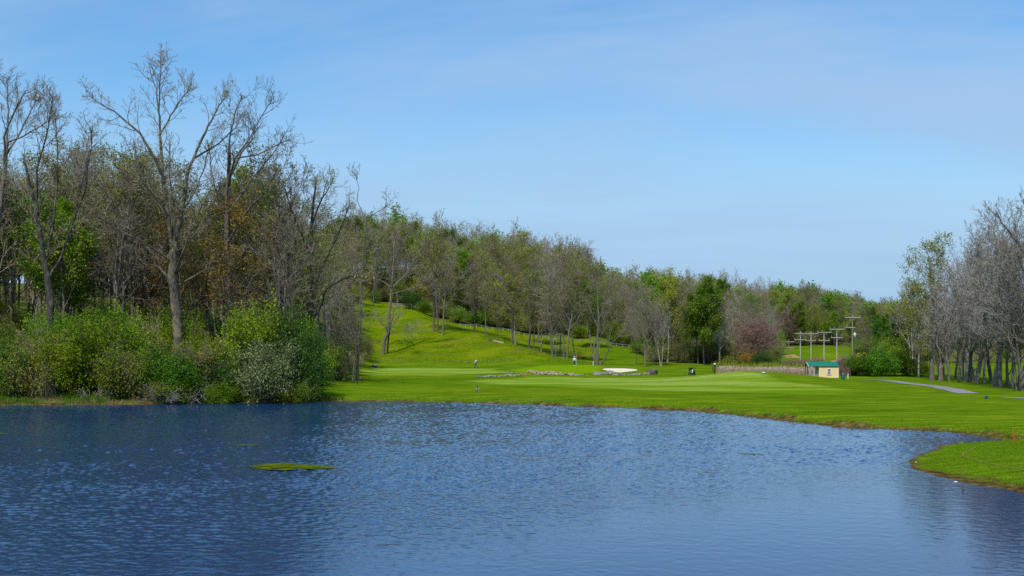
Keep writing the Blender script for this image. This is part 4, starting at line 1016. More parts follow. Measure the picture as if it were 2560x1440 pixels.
M_SAND = simple('bunker_sand', (0.72, 0.64, 0.48), (0.60, 0.52, 0.38), 2.5, .95, bmp=.02)
M_ASPH = simple('asphalt_path', (0.24, 0.215, 0.235), (0.18, 0.16, 0.175), 0.8, .95)
M_STONE = simple('field_stone', (0.50, 0.38, 0.26), (0.13, 0.09, 0.07), 3.6, .9, bmp=.05)
M_STONE2 = simple('grey_stone', (0.34, 0.30, 0.29), (0.10, 0.085, 0.09), 2.6, .9, bmp=.05)
M_WOODG = simple('weathered_wood', (0.43, 0.39, 0.35), (0.28, 0.255, 0.23), 3.0, .85, stretch=(3, 3, .4))
M_WOODB = simple('brown_pole_wood', (0.26, 0.15, 0.10), (0.17, 0.095, 0.065), 3.0, .85, stretch=(3, 3, .4))
M_WOODK = simple('mossy_pole_wood', (0.22, 0.22, 0.13), (0.13, 0.13, 0.08), 3.0, .85, stretch=(3, 3, .4))
M_WOODD = simple('dark_old_wood', (0.13, 0.11, 0.10), (0.05, 0.04, 0.035), 3.0, .9, stretch=(3, 3, .6), bmp=.03)
M_LOG = simple('cut_log', (0.48, 0.33, 0.22), (0.28, 0.19, 0.12), 3.0, .9)
M_CERAM = simple('insulator_glaze', (0.30, 0.36, 0.44), (0.22, 0.27, 0.34), 9, .3)
M_RAIL = simple('galvanised_rail', (0.19, 0.19, 0.20), (0.11, 0.11, 0.12), 1.0, .7)
M_WIRE = simple('wire_grey', (0.10, 0.10, 0.11), None, 3, .6)
M_SIDING = simple('cream_siding', (0.80, 0.62, 0.32), (0.76, 0.59, 0.30), 0.8, .8)
M_TRIM = simple('cream_trim', (0.85, 0.80, 0.68), None, 3, .7)
M_ROOF = simple('green_metal_roof', (0.0, 0.16, 0.105), (0.0, 0.15, 0.10), 1.0, .6)
M_WHITE = simple('white_paint', (0.80, 0.80, 0.78), None, 4, .6)
M_BLACK = simple('black_paint', (0.015, 0.015, 0.018), (0.03, 0.03, 0.035), 5, .5)
M_GLASS = simple('dark_glass', (0.01, 0.012, 0.02), (0.015, 0.02, 0.03), 5, .1)
M_RED = simple('red_paint', (0.75, 0.01, 0.01), (0.65, 0.01, 0.01), 5, .5)
M_FLAG = simple('dark_red_cloth', (0.25, 0.008, 0.02), (0.18, 0.005, 0.015), 5, .8)
M_YELM = simple('yellow_machine_paint', (0.75, 0.42, 0.02), (0.6, 0.32, 0.02), 5, .5)
M_TEAL = simple('dark_teal_plastic', (0.01, 0.13, 0.12), (0.01, 0.09, 0.09), 5, .5)
M_GREENP = simple('green_plastic', (0.01, 0.22, 0.14), (0.01, 0.17, 0.11), 5, .5)
M_BLUEP = simple('blue_plastic', (0.01, 0.05, 0.22), None, 5, .5)
M_SKIN = simple('skin', (0.62, 0.36, 0.25), (0.55, 0.31, 0.21), 8, .6)
M_SHIRT = simple('pale_blue_shirt', (0.50, 0.74, 0.88), (0.42, 0.66, 0.84), 7, .8)
M_SHIRTB = simple('bright_blue_patch', (0.08, 0.40, 0.72), (0.07, 0.34, 0.66), 7, .8)
M_NAVY = simple('navy_trousers', (0.012, 0.02, 0.10), (0.008, 0.014, 0.07), 7, .8)
M_CHAR = simple('charcoal_trousers', (0.025, 0.022, 0.03), (0.015, 0.013, 0.02), 7, .8)
M_STEEL = simple('club_steel', (0.55, 0.55, 0.58), None, 5, .3, metal=.8)
M_DIRT = simple('bare_dirt', (0.40, 0.26, 0.16), (0.24, 0.15, 0.09), 1.2, .95, bmp=.08)
M_DIRTY = simple('yellow_dirt', (0.36, 0.23, 0.08), (0.16, 0.13, 0.04), 1.6, .95, bmp=.08)
M_GOOSE = [simple('goose_brown', (0.13, 0.10, 0.075), (0.07, 0.055, 0.045), 14, .8), simple('goose_black', (0.008, 0.008, 0.009), None, 5, .6), simple('goose_breast', (0.50, 0.44, 0.40), (0.40, 0.34, 0.31), 14, .8), simple('goose_white', (0.75, 0.75, 0.73), None, 9, .8)]
M_REDSOIL = simple('red_soil_track', (0.20, 0.11, 0.02), (0.12, 0.15, 0.005), 1.6, .95)
M_ALGAE = simple('pond_algae', (0.07, 0.15, 0.003), (0.10, 0.08, 0.01), 1.4, .95, stretch=(.5, 2, 1)); M_ALGAE.node_tree.nodes['Principled BSDF'].inputs['Specular IOR Level'].default_value = 0

# ------------------------------------------------------------------ bunker, paths, tracks
bz = .5
bunk = [(1504, 923), (1520, 921.5), (1545, 921.5), (1570, 922.5), (1587, 923.5), (1594, 925), (1592, 927.5), (1575, 929.5), (1555, 931.8), (1545, 932), (1530, 930), (1515, 926.8)]
def onground(px, py):
    Y = 150.0
    for _ in range(30):
        z = tz(px2x(px, Y), Y); Yn = (CH - z) * F / (py - HY); Y = .6 * Y + .4 * Yn
    return (px2x(px, Y), Y)
def smooth_poly(p, k=2):
    for _ in range(k):
        q = []
        for a, b in zip(p, p[1:] + p[:1]): q.append((a[0] * .75 + b[0] * .25, a[1] * .75 + b[1] * .25)); q.append((a[0] * .25 + b[0] * .75, a[1] * .25 + b[1] * .75))
        p = q
    return p
o = draped('sand_bunker', smooth_poly([onground(*p) for p in bunk], 2), .06, M_SAND, .8); tag(o, 'pale sand bunker cut in the bank right of the green', 'bunker')
def ribbon(name, pts, wd, mat, label, dz=.03, kind='structure', cat=None):
    pts = chaikin(chaikin(pts)); Lf, Rt = [], []
    for i, p in enumerate(pts):
        a = pts[max(0, i - 1)]; b = pts[min(len(pts) - 1, i + 1)]; t = Vector((b[0] - a[0], b[1] - a[1])).normalized(); w_ = wd / 2
        Lf.append((p[0] - t.y * w_, p[1] + t.x * w_)); Rt.append((p[0] + t.y * w_, p[1] - t.x * w_))
    o = draped(name, Lf + Rt[::-1], dz, mat, .7); o['label'] = label
    if kind: o['kind'] = kind
    if cat: o['category'] = cat
    return o
ribbon('cart_path', [onground(*p) for p in ((2150, 949.5), (2200, 950.5), (2240, 954), (2290, 961), (2330, 965), (2370, 972), (2400, 979), (2422, 984))], 2.1, M_ASPH, 'grey asphalt cart path curving before the right hand trees', .03)
ribbon('cart_path', [onground(*p) for p in ((2520, 993.5), (2560, 995.5), (2640, 998))], 2.0, M_ASPH, 'short piece of grey cart path at the right edge', .02)
ribbon('cart_path', [(px2x(140, 178), 178), (px2x(180, 183), 183), (px2x(215, 192), 192)], 3.0, M_ASPH, 'bit of grey path on the hill inside the left wood', .25)
ribbon('soil_track', [onground(*p) for p in ((2440, 1119), (2418, 1128), (2404, 1138), (2412, 1143), (2440, 1151), (2480, 1161), (2530, 1170), (2580, 1180))], .09, M_REDSOIL, 'thin reddish soil track on the grassy point', .02)

# ------------------------------------------------------------------ stones
def stone_mesh(seed, mat):
    bm = bmesh.new(); bmesh.ops.create_icosphere(bm, subdivisions=2, radius=.5); r = random.Random(seed)
    pl = [(Vector((r.gauss(0, 1), r.gauss(0, 1), r.gauss(0, 1))).normalized(), r.uniform(.26, .42)) for _ in range(9)]
    for v in bm.verts:
        for n_, d_ in pl:
            k = v.co.dot(n_) - d_
            if k > 0: v.co -= n_ * k
    me = bpy.data.meshes.new('stone'); bm.to_mesh(me); bm.free(); me.materials.append(mat); return me
STN = [stone_mesh(i, (M_STONE, M_STONE, M_STONE2)[i % 3]) for i in range(6)]; STG = [stone_mesh(20 + i, M_STONE2) for i in range(4)]
rk = random.Random(4)
def stones(px0, px1, py0, py1, n, meshes, s0, s1, label, group):
    for i in range(n):
        px = px0 + (px1 - px0) * (i + rk.uniform(-.3, .3)) / max(1, n - 1); py = py0 + (py1 - py0) * (px - px0) / (px1 - px0) + rk.uniform(-.8, .8)
        x, y = onground(px, py); s = rk.uniform(s0, s1) * .68
        o = link('stone', meshes[rk.randrange(len(meshes))]); o.location = (x, y, tz(x, y) + s * .18); o.scale = (s * rk.uniform(1, 1.7), s, s * rk.uniform(.6, .95)); o.rotation_euler = (rk.uniform(-.3, .3), rk.uniform(-.2, .2), rk.uniform(0, 6.28))
        tag(o, label, 'stone', group)
stones(1192, 1305, 943.5, 940, 19, STG, .45, .95, 'grey stone in the low row at the left end of the creek bank', 'grey stones of the left creek row')
stones(1246, 1290, 932.5, 934, 6, STG, .4, .8, 'grey stone in the short upper row above the left creek stones', 'grey stones of the upper creek row')
stones(1302, 1318, 934, 938, 3, STN, .4, .6, 'small tan stone between the grey row and the red stake', 'small tan stones by the red stake')
stones(1320, 1392, 931, 936, 16, STN, .7, 1.3, 'tan stone in the creek bank below the green', 'tan stones below the green')
stones(1330, 1440, 935, 939, 14, STN, .6, 1.15, 'tan stone in the lower course of the creek bank below the green', 'lower tan stones below the green')
stones(1486, 1530, 937, 935, 9, STG, .8, 1.5, 'rough grey boulder in the creek bank below the bunker', 'grey boulders below the bunker')
stones(1430, 1490, 939, 938, 7, STN, .35, .7, 'small tan stone in the gap between green and bunker', 'small tan stones between green and bunker')
stones(1532, 1600, 938.5, 938, 8, STG, .45, .9, 'small grey stone scattered below the bunker', 'small grey stones below the bunker')
stones(1598, 1640, 937.5, 935, 5, STN, .7, 1.3, 'tan slab in the bank right of the bunker', 'tan slabs right of the bunker')
def single_stone(px, py, s, mesh, label, sc_=(1.4, 1, .8)):
    x, y = onground(px, py); o = link('stone', mesh); o.location = (x, y, tz(x, y) + s * .2); o.scale = tuple(s * k for k in sc_); tag(o, label, 'stone')
single_stone(1632, 936, 1.9, stone_mesh(71, M_WOODD), 'large dark boulder with black underside right of the bunker', (1.2, .8, .75))
single_stone(935, 918, 1.1, STG[1], 'single grey stone lying at the foot of the grass slope')
# white litter on the muddy point
x, y = onground(2389, 1207); o = MB().box((0, 0, .04), (.16, .07, .05), .3, bev=.02).build('litter', M_WHITE, loc=(x, y, tz(x, y))); tag(o, 'white scrap of litter on the mud of the grassy point', 'litter')
x, y = onground(2290, 1157); o = MB().box((0, 0, .03), (.07, .05, .035), .3, bev=.012).build('litter', M_WHITE, loc=(x, y, tz(x, y))); tag(o, 'tiny white scrap at the tip of the grassy point', 'litter')

# ------------------------------------------------------------------ stakes, posts, markers
def stake(px, py, h, r, mat, label, name='stake', cat='stake'):
    x, y = onground(px, py); m = MB().bar((0, 0, -.15), (0, 0, h - r), r, n=10).bar((0, 0, h - r), (0, 0, h), r, r * .45, n=10)
    o = m.build(name, mat, loc=(x, y, tz(x, y))); return tag(o, label, cat)
stake(2534, 1107, .68, .034, M_RED, 'bright red hazard stake beside the inlet at the right edge')
stake(909, 948, .55, .05, M_RED, 'small red stake in the grass right of the two geese')
stake(1318, 942, .62, .05, M_RED, 'small red stake between the stone rows')
stake(835, 963, 1.15, .05, M_BLACK, 'black post standing alone in front of the dark bush', 'post', 'post')
stake(894, 962, .95, .05, M_BLACK, 'black post in front of the bare saplings near the geese', 'post', 'post')
stake(1483, 914, .9, .05, M_TRIM, 'thin cream post between the two trunks and the red flag', 'post', 'post')
stake(2120, 947, .7, .06, M_WHITE, 'white post right of the green bin', 'post', 'post')
stake(2110, 903, 2.4, .10, M_GREENP, 'thin green post beside the reddish dirt heap', 'post', 'post')
# ball washer
x, y = onground(1787, 937); e = empty('ball_washer', (x, y, tz(x, y)), 0, 'black ball washer post with white top at the left end of the reeds', 'ball washer')
MB().bar((0, 0, -.1), (0, 0, 1.0), .05).build('post', M_BLACK, e); MB().box((0, 0, 1.2), (.26, .2, .36), bev=.05).build('washer_box', M_BLACK, e); MB().lathe([(.10, 1.385), (.16, 1.40), (.15, 1.5), (.05, 1.56)], n=12).build('cap', M_WHITE, e, smooth=True)
def marker(px, py, mat, w_, h, label):
    x, y = onground(px, py); e = empty('tee_marker', (x, y, tz(x, y)), .2, label, 'tee marker')
    MB().box((0, 0, h * .62), (w_, w_ * .5, h * .6), bev=w_ * .12).build('block', mat, e); MB().box((-w_ * .3, 0, h * .16), (w_ * .12, w_ * .2, h * .32)).build('foot', M_BLACK, e); MB().box((w_ * .3, 0, h * .16), (w_ * .12, w_ * .2, h * .32)).build('foot', M_BLACK, e)
marker(1909, 934.5, M_WHITE, .42, .26, 'white block tee marker on the mown mound')
marker(2466, 998, M_BLUEP, .30, .32, 'blue block tee marker on the lawn near the right edge')
x, y = onground(1713, 938); e = empty('ground_sign', (x, y, tz(x, y)), .1, 'small dark teal sign lying on the grass left of the golf cart', 'sign')
MB().box((-.14, 0, .2), (.12, .08, .42), bev=.02).build('upright', M_TEAL, e); MB().box((.12, 0, .05), (.5, .25, .06), bev=.02).build('base', M_TEAL, e)

# flag on the green
x, y, z = at(1441, 213); e = empty('flagstick', (x, y, z), 0, 'flagstick with a dark red flag right behind the golfer on the green', 'flag')
MB().bar((0, 0, -.1), (0, 0, 2.15), .018, .012, 6).build('pole', M_WHITE, e)
fl = MB(); nx_ = 7
V = [(.02 + .5 * i / nx_, .05 * math.sin(i * .9), 2.1 - .10 * i / nx_ * 2 - (k * .38) * (1 - .35 * i / nx_)) for k in (0, 1) for i in range(nx_ + 1)]
fl.add(V, [(i, i + 1, nx_ + 2 + i, nx_ + 1 + i) for i in range(nx_)]); fl.build('flag', M_FLAG, e)
x, y = onground(1498, 893); e = empty('flagstick', (px2x(1498, 262), 262, tz(px2x(1498, 262), 262)), 0, 'distant flagstick with a small red flag seen between the two trunks', 'flag')
MB().bar((0, 0, -.1), (0, 0, 2.1), .02, .014, 6).build('pole', M_TRIM, e); MB().box((.22, 0, 1.9), (.42, .02, .3)).build('flag', M_FLAG, e)

# ------------------------------------------------------------------ shed
SY = 165.0; x0, x1, xm = px2x(2023.5, SY), px2x(2096.5, SY), px2x(2048, SY); zb = -.25
sx = (x0 + x1) / 2; e = empty('shed', (sx, SY, 0), 0, 'small cream shed with green metal roof and open porch at its left end', 'shed')
D = 2.3; we = 2.02; ridge = 2.56
def L_(x): return x - sx
wl = MB()
a, b = L_(xm), L_(x1); wl.box(((a + b) / 2, .05, (we + zb) / 2), (b - a, .10, we - zb)); wl.box(((a + b) / 2, D - .05, (we + zb) / 2), (b - a, .10, we - zb))
wl.box((b - .05, D / 2, (we + zb) / 2), (.10, D - .2, we - zb)); wl.box((a + .05, D / 2, (we + zb) / 2), (.10, D - .2, we - zb))
wl.add([(b, 0, we), (b, D, we), (b, D / 2, ridge - .08), (b - .1, 0, we), (b - .1, D, we), (b - .1, D / 2, ridge - .08)], [(0, 1, 2), (5, 4, 3), (0, 2, 5, 3), (1, 4, 5, 2)])
k = a + .45
wl.build('wall', M_SIDING, e)
tr_ = MB(); tr_.box((a + .04, -.015, (we + zb) / 2), (.09, .03, we - zb)); tr_.box((b - .04, -.015, (we + zb) / 2), (.09, .03, we - zb)); tr_.build('corner_trim', M_TRIM, e)
gr_ = MB()
x = a + .35
while x < b - .15: gr_.box((x, -.004, (we + zb) / 2), (.022, .008, we - zb - .02)); x += .30
gr_.build('siding_groove', simple('groove', (0.62, 0.50, 0.30)), e)
rf = MB(); ov = .16; xl, xr = L_(x0) - .14, b + .05
for sgn in (0, 1):
    yo = -ov if sgn == 0 else D + ov; ze = we - .02
    rf.add([(xl, yo, ze), (xr, yo, ze), (xr, D / 2, ridge), (xl, D / 2, ridge), (xl, yo, ze - .05), (xr, yo, ze - .05), (xr, D / 2, ridge - .05), (xl, D / 2, ridge - .05)], [(0, 1, 2, 3), (7, 6, 5, 4), (0, 4, 5, 1), (1, 5, 6, 2), (0, 3, 7, 4)])
rfo = rf.build('roof', M_ROOF, e)
rb = MB(); rb.bar((xl, D / 2, ridge + .01), (xr, D / 2, ridge + .01), .035, n=6)
x = xl + .2
while x < xr: rb.bar((x, -ov, we + .0), (x, D / 2, ridge + .015), .012, n=4); x += .3
rb.build('roof_rib', M_ROOF, rfo)
gb = MB(); gx = L_(x0) - .02; gb.add([(gx, .05, we), (gx, D - .05, we), (gx, D / 2, ridge - .07), (gx + .06, .05, we), (gx + .06, D - .05, we), (gx + .06, D / 2, ridge - .07)], [(2, 1, 0), (3, 4, 5), (0, 1, 4, 3), (0, 3, 5, 2), (1, 2, 5, 4)]); gb.build('gable', M_WOODG, e)
rk_ = MB(); rk_.bar((xl - .01, -ov, we - .03), (xl - .01, D / 2, ridge - .02), .035, n=4); rk_.bar((xl - .01, D + ov, we - .03), (xl - .01, D / 2, ridge - .02), .035, n=4); rk_.build('rake_board', M_TRIM, e)
for yy in (.05, D / 2, D - .05): MB().box((gx + .05, yy, (we + zb) / 2), (.10, .10, we - zb)).build('porch_post', M_WOODG if yy < .1 else M_WOODD, e)
MB().box((L_(px2x(2035, SY)), .0, (we + zb) / 2 - .02), (.22, .08, we - zb)).build('porch_post', M_WOODG, e)
rl = MB(); rl.box(((gx + a) / 2, .02, .78), (a - gx, .06, .06)); rl.box((gx + .05, D / 2, .78), (.06, D, .06)); rl.build('porch_railing', M_WOODG, e)
bl = MB(); x = gx + .14
while x < a - .05: bl.box((x, .03, .42), (.05, .04, .70)); x += .115
y = .15
while y < D - .1: bl.box((gx + .05, y, .42), (.04, .05, .70)); y += .115
bl.build('baluster', M_WOODG, e)
MB().box(((gx + a) / 2, D / 2, .02), (a - gx, D - .02, .08)).build('porch_floor', M_WOODG, e)
MB().box(((a + b) / 2, -.03, we - .06), (b - a, .04, .07)).build('eave_board', simple('eave_brown', (0.10, 0.05, 0.03)), e)
wf = MB(); wx = L_(px2x(2072.5, SY)); wz = 1.19; ww, wh_ = .44, .80
for c_, d_ in (((wx, -.02, wz + wh_ / 2), (ww + .10, .05, .07)), ((wx, -.02, wz - wh_ / 2), (ww + .10, .05, .07)), ((wx - ww / 2, -.02, wz), (.06, .05, wh_)), ((wx + ww / 2, -.02, wz), (.06, .05, wh_)), ((wx, -.025, wz), (ww, .04, .05)), ((wx, -.027, wz), (.035, .035, wh_)), ((wx, -.026, wz + wh_ * .25), (ww, .03, .025)), ((wx, -.026, wz - wh_ * .25), (ww, .03, .025))): wf.box(c_, d_)
wfo = wf.build('window', M_WHITE, e); MB().box((wx, -.004, wz), (ww, .012, wh_)).build('pane', M_GLASS, wfo); MB().box((wx, -.04, wz - wh_ / 2 - .05), (ww + .22, .08, .03)).build('sill', M_WOODG, wfo)
# green bin
x, y = onground(2108, 949); e = empty('green_bin', (x, y, tz(x, y)), .1, 'dark green upright bin on the lawn right of the shed', 'bin')
MB().lathe([(.20, 0), (.22, .05), (.23, .7), (.21, .74)], n=14).build('body', M_TEAL, e, smooth=True); MB().lathe([(.225, .742), (.23, .78), (.16, .85), (.05, .88)], n=14).build('lid', M_GREENP, e, smooth=True)
MB().box((-.17, .16, .45), (.08, .08, 1.2)).build('stand', M_BLACK, e)

# ------------------------------------------------------------------ golf cart
x, y = onground(1733, 938.5); e = empty('golf_cart', (x, y, tz(x, y)), .15, 'small dark golf cart with black roof parked before the wood', 'golf cart', scale=.66)
MB().box((0, .9, 1.78), (1.14, 1.7, .09), bev=.04).build('roof', M_BLACK, e)
for a_, b_ in ((-.5, .1), (.5, .1), (-.5, 1.65), (.5, 1.65)): MB().bar((a_, b_, .65), (a_ * .98, b_ + .02, 1.75), .035, n=6).build('roof_post', M_BLACK, e)
MB().box((0, .15, .62), (1.12, .5, .34), bev=.10).box((0, 1.2, .48), (1.1, 1.9, .32), bev=.1).build('body', M_BLACK, e)
MB().box((0, .75, .86), (1.0, .5, .16), bev=.05).box((0, .52, 1.08), (1.0, .12, .42), bev=.05).build('seat', simple('cart_seat', (0.30, 0.29, 0.28)), e)
MB().box((0, 1.62, 1.3), (.96, .02, .7)).build('windscreen', M_GLASS, e)
for sx_ in (-1, 1):
    for yy in (.3, 1.85):
        w_ = MB().bar((sx_ * .42, yy, .22), (sx_ * .60, yy, .22), .23, n=18).build('wheel', M_BLACK, e); MB().bar((sx_ * .602, yy, .22), (sx_ * .615, yy, .22), .12, n=12).build('rim', M_RAIL, w_)
for sx_ in (-.24, .24):
    g = MB().lathe([(.11, .55), (.14, .6), (.13, 1.15), (.15, 1.28), (.09, 1.3)], c=(sx_, -.12, 0), n=12).build('golf_bag', M_WHITE if sx_ < 0 else M_BLACK, e, smooth=True)
    cl = MB()
    for q_ in range(5): cl.bar((sx_ + .05 * math.cos(q_), -.12 + .05 * math.sin(q_), 1.25), (sx_ + .09 * math.cos(q_), -.12 + .08 * math.sin(q_), 1.5), .015, n=5)
    cl.build('club', M_STEEL, g)

# ------------------------------------------------------------------ power poles
def pole(px, py_top, Y, arms, mat, label, r=.15, armw=2.6, trans=False, tilt=0.0, armmat=None):
    x = px2x(px, Y); z0 = tz(x, Y); H = zpix(py_top, Y) - z0
    e = empty('power_pole', (x, Y, z0), rt.uniform(-.12, .12), label, 'power pole', 'power poles behind the shed'); e.rotation_euler[1] = tilt
    MB().bar((0, 0, -.5), (0, 0, H), r, r * .72, 10).build('post', mat, e)
    for (py, x0_, x1_, ins) in arms:
        za = zpix(py, Y) - z0; a_, b_ = px2x(x0_, Y) - x, px2x(x1_, Y) - x
        ao = MB().box(((a_ + b_) / 2, -.16, za), (b_ - a_, .12, .15)).build('crossarm', armmat or M_WOODG, e)
        MB().bar((a_ * .45, -.20, za - .05), (0, -.17, za - .62), .028, n=5).bar((b_ * .45, -.20, za - .05), (0, -.17, za - .62), .028, n=5).build('brace', M_RAIL, ao)
        for k_ in ins:
            xi = a_ + (b_ - a_) * k_; MB().lathe([(.03, za + .07), (.03, za + .16), (.075, za + .18), (.06, za + .26), (.085, za + .28), (.05, za + .38)], c=(xi, -.16, 0), n=10).build('insulator', M_CERAM, ao, smooth=True)
    if trans:
        tzz = zpix(838, Y) - z0; t_ = MB().lathe([(.10, -.42), (.24, -.40), (.25, .3), (.2, .40), (.08, .45)], c=(.42, -.1, tzz), n=16).build('transformer', simple('transformer_grey', (0.62, 0.64, 0.66), None, 5, .5), e, smooth=True)
        MB().lathe([(.04, .45), (.04, .6), (.07, .62), (.05, .72)], c=(.36, -.1, tzz), n=8).build('bushing', M_CERAM, t_)
    return e
I3 = (.03, .32, .97)
pole(1949, 850, 300, [(856.5, 1930, 1963, ()), (869, 1929, 1958, ())], M_WOODB, 'brown pole furthest left of the power poles', .17)
pole(1972, 849, 292, [(854.5, 1958, 1986, ()), (869, 1957, 1985, ())], M_WOODB, 'brown pole second from the left with two crossarms', .17)
pole(2001, 830, 262, [(833.5, 1986, 2017, (.9,)), (849, 1985, 2014, (.05, .95))], M_WOODG, 'grey pole standing just left of the shed gable')
pole(2027.5, 830, 250, [(834, 2013, 2044, (.03, .32, .97)), (851, 2014, 2040, (.95,))], M_WOODG, 'grey pole rising behind the left end of the shed roof')
pole(2060, 829, 238, [(831, 2043, 2078, I3), (851, 2046, 2074, (.05, .95))], M_WOODG, 'grey pole rising behind the middle of the shed roof')
pole(2092, 824, 222, [(823, 2073, 2112, I3), (844, 2076, 2107, (.05,))], M_WOODG, 'grey pole rising behind the right end of the shed roof')
pole(2131, 783, 212, [(793.5, 2112, 2151, (.03, .5, .95)), (818.5, 2114, 2137, (.1,))], M_WOODK, 'tallest mossy pole with a grey transformer right of the shed', .17, trans=True)
def wire(pts, sag, label, r=.022):
    m = MB()
    for a_, b_ in zip(pts[:-1], pts[1:]):
        a_, b_ = Vector(a_), Vector(b_); q_ = [a_.lerp(b_, k / 8) - Vector((0, 0, sag * 4 * (k / 8) * (1 - k / 8))) for k in range(9)]
        m.path(q_, [r] * 9, 4)
    o = m.build('power_line', M_WIRE); tag(o, label, 'wire')
P3 = lambda px, py, Y: (px2x(px, Y), Y - .16, zpix(py, Y))
wire([P3(1950, 855, 300), P3(1987, 832, 262), P3(2014, 832, 250), P3(2045, 829, 238), P3(2075, 821, 222), P3(2114, 791, 212)], .5, 'thin wire strung along the left ends of the upper crossarms')
wire([P3(1962, 855, 300), P3(2016, 832, 262), P3(2043, 832, 250), P3(2077, 829, 238), P3(2111, 821, 222), P3(2150, 791, 212)], .5, 'thin wire strung along the right ends of the upper crossarms')
wire([P3(2116, 818, 212), P3(2170, 824, 218), P3(2243, 834, 228), P3(2330, 842, 240)], .2, 'dark bundled cable running right from the tall pole', .04)
wire([P3(2128, 800, 212), P3(2096, 866, 213)], 0, 'guy wire slanting down left from the tall pole', .025)
wire([P3(2128, 822, 212), P3(2098, 880, 213)], 0, 'lower guy wire slanting down left from the tall pole', .025)

# ------------------------------------------------------------------ excavator, dirt heaps
x, y, z = at(2146, 262); e = empty('excavator', (x, y, z + .5), -.25, 'small yellow excavator half hidden behind the green bushes', 'excavator', scale=.82)
for s_ in (-.55, .55): MB().box((0, s_, .25), (1.9, .32, .5), bev=.18).build('track', M_BLACK, e)
MB().box((-.25, 0, .82), (1.7, 1.2, .6), bev=.12).build('body', M_YELM, e)
cb_ = MB().box((.05, .15, 1.45), (.85, .8, .85), bev=.08).build('cab', M_YELM, e); MB().box((.05, -.26, 1.5), (.6, .02, .55)).build('window', M_GLASS, cb_)
MB().bar((.5, -.1, .9), (1.5, -.1, 2.0), .14, .12, 6).bar((1.5, -.1, 2.0), (2.5, -.1, 1.25), .12, .09, 6).build('boom', M_YELM, e)
MB().box((2.55, -.1, 1.0), (.5, .6, .45), ry=.5, bev=.06).build('bucket', M_BLACK, e)
def heap(px, Y, w_, d_, h, mat, label):
    rs = np.random.RandomState(int(px)); n = 26; g = np.linspace(-1, 1, n); GX, GY = np.meshgrid(g, g); R_ = np.hypot(GX, GY)
    Z = np.clip(1 - R_, 0, 1) ** .8 * h * (1 + .25 * gnoise(GX * 3, GY * 3, 2.2, int(px))) - .15
    q = np.array([(j * n + i, j * n + i + 1, (j + 1) * n + i + 1, (j + 1) * n + i) for j in range(n - 1) for i in range(n - 1)])
    o = link('dirt_heap', mesh_np('dirt_heap', np.stack([GX.ravel() * w_, GY.ravel() * d_, Z.ravel()], 1), [q], [mat], smooth=True)); o.location = at(px, Y); tag(o, label, 'dirt heap')
heap(2104, 262, 2.6, 2.0, 1.3, M_DIRT, 'reddish heap of dirt behind the right end of the shed')
heap(1978, 280, 2.6, 2.0, .95, M_DIRTY, 'yellowish heap of dirt between the brown poles')

# ------------------------------------------------------------------ guardrail, hilltop fence
def rail(pxs, Yf, label, h=.6):
    pts = [at(p, Yf(p)) for p in pxs]; e = empty('guardrail', pts[0], 0, label, 'guardrail'); o0 = Vector(pts[0])
    m = MB()
    for a_, b_ in zip(pts[:-1], pts[1:]):
        a_, b_ = Vector(a_) - o0 + Vector((0, 0, h)), Vector(b_) - o0 + Vector((0, 0, h)); dn = Vector((0, 0, .075))
        m.add([a_ - dn, b_ - dn, b_ + dn, a_ + dn, a_ - dn + Vector((0, .06, 0)), b_ - dn + Vector((0, .06, 0)), b_ + dn + Vector((0, .06, 0)), a_ + dn + Vector((0, .06, 0))], [(0, 1, 2, 3), (7, 6, 5, 4), (3, 2, 6, 7), (0, 4, 5, 1)])
    m.build('rail', M_RAIL, e)
    for p in pts[::2]: q_ = Vector(p) - o0; MB().box((q_.x, q_.y + .12, q_.z + .3), (.12, .12, .95)).build('post', M_WOODG, e)
rail(np.linspace(1150, 1305, 24), lambda p: 292, 'grey guardrail along the wood edge above the grass slope')
rail(np.linspace(1310, 1580, 36), lambda p: 293 - (p - 1310) * .02, 'grey guardrail along the wood edge above the green')
x, y, z = at(1022, 305); e = empty('board_fence', (x, y, z), 0, 'pale rail fence on the hilltop left of the dark bush', 'fence')
for k_ in range(5): MB().box((-4.5 + k_ * 2.6, 0, .7), (.14, .14, 1.6)).build('post', M_WOODG, e)
MB().box((.7, -.1, 1.35), (10.6, .05, .14)).box((.7, -.1, .85), (10.6, .05, .14)).build('rail', M_WOODG, e)

# cut log and stump on the slope
x, y, z = at(1246, 249); o = MB().bar((-1.1, 0, .3), (1.1, 0, -.15), .26, .22, 12).build('cut_log', M_LOG, loc=(x, y, z + .15)); tag(o, 'pale cut log lying on the crest of the grass slope', 'log')
x, y, z = at(1224, 251); o = MB().lathe([(.45, -.2), (.32, .1), (.27, .55), (.30, .7), (.12, .78)], n=11).build('tree_stump', M_WOODD, loc=(x, y, z)); tag(o, 'dark tree stump left of the cut log', 'stump')
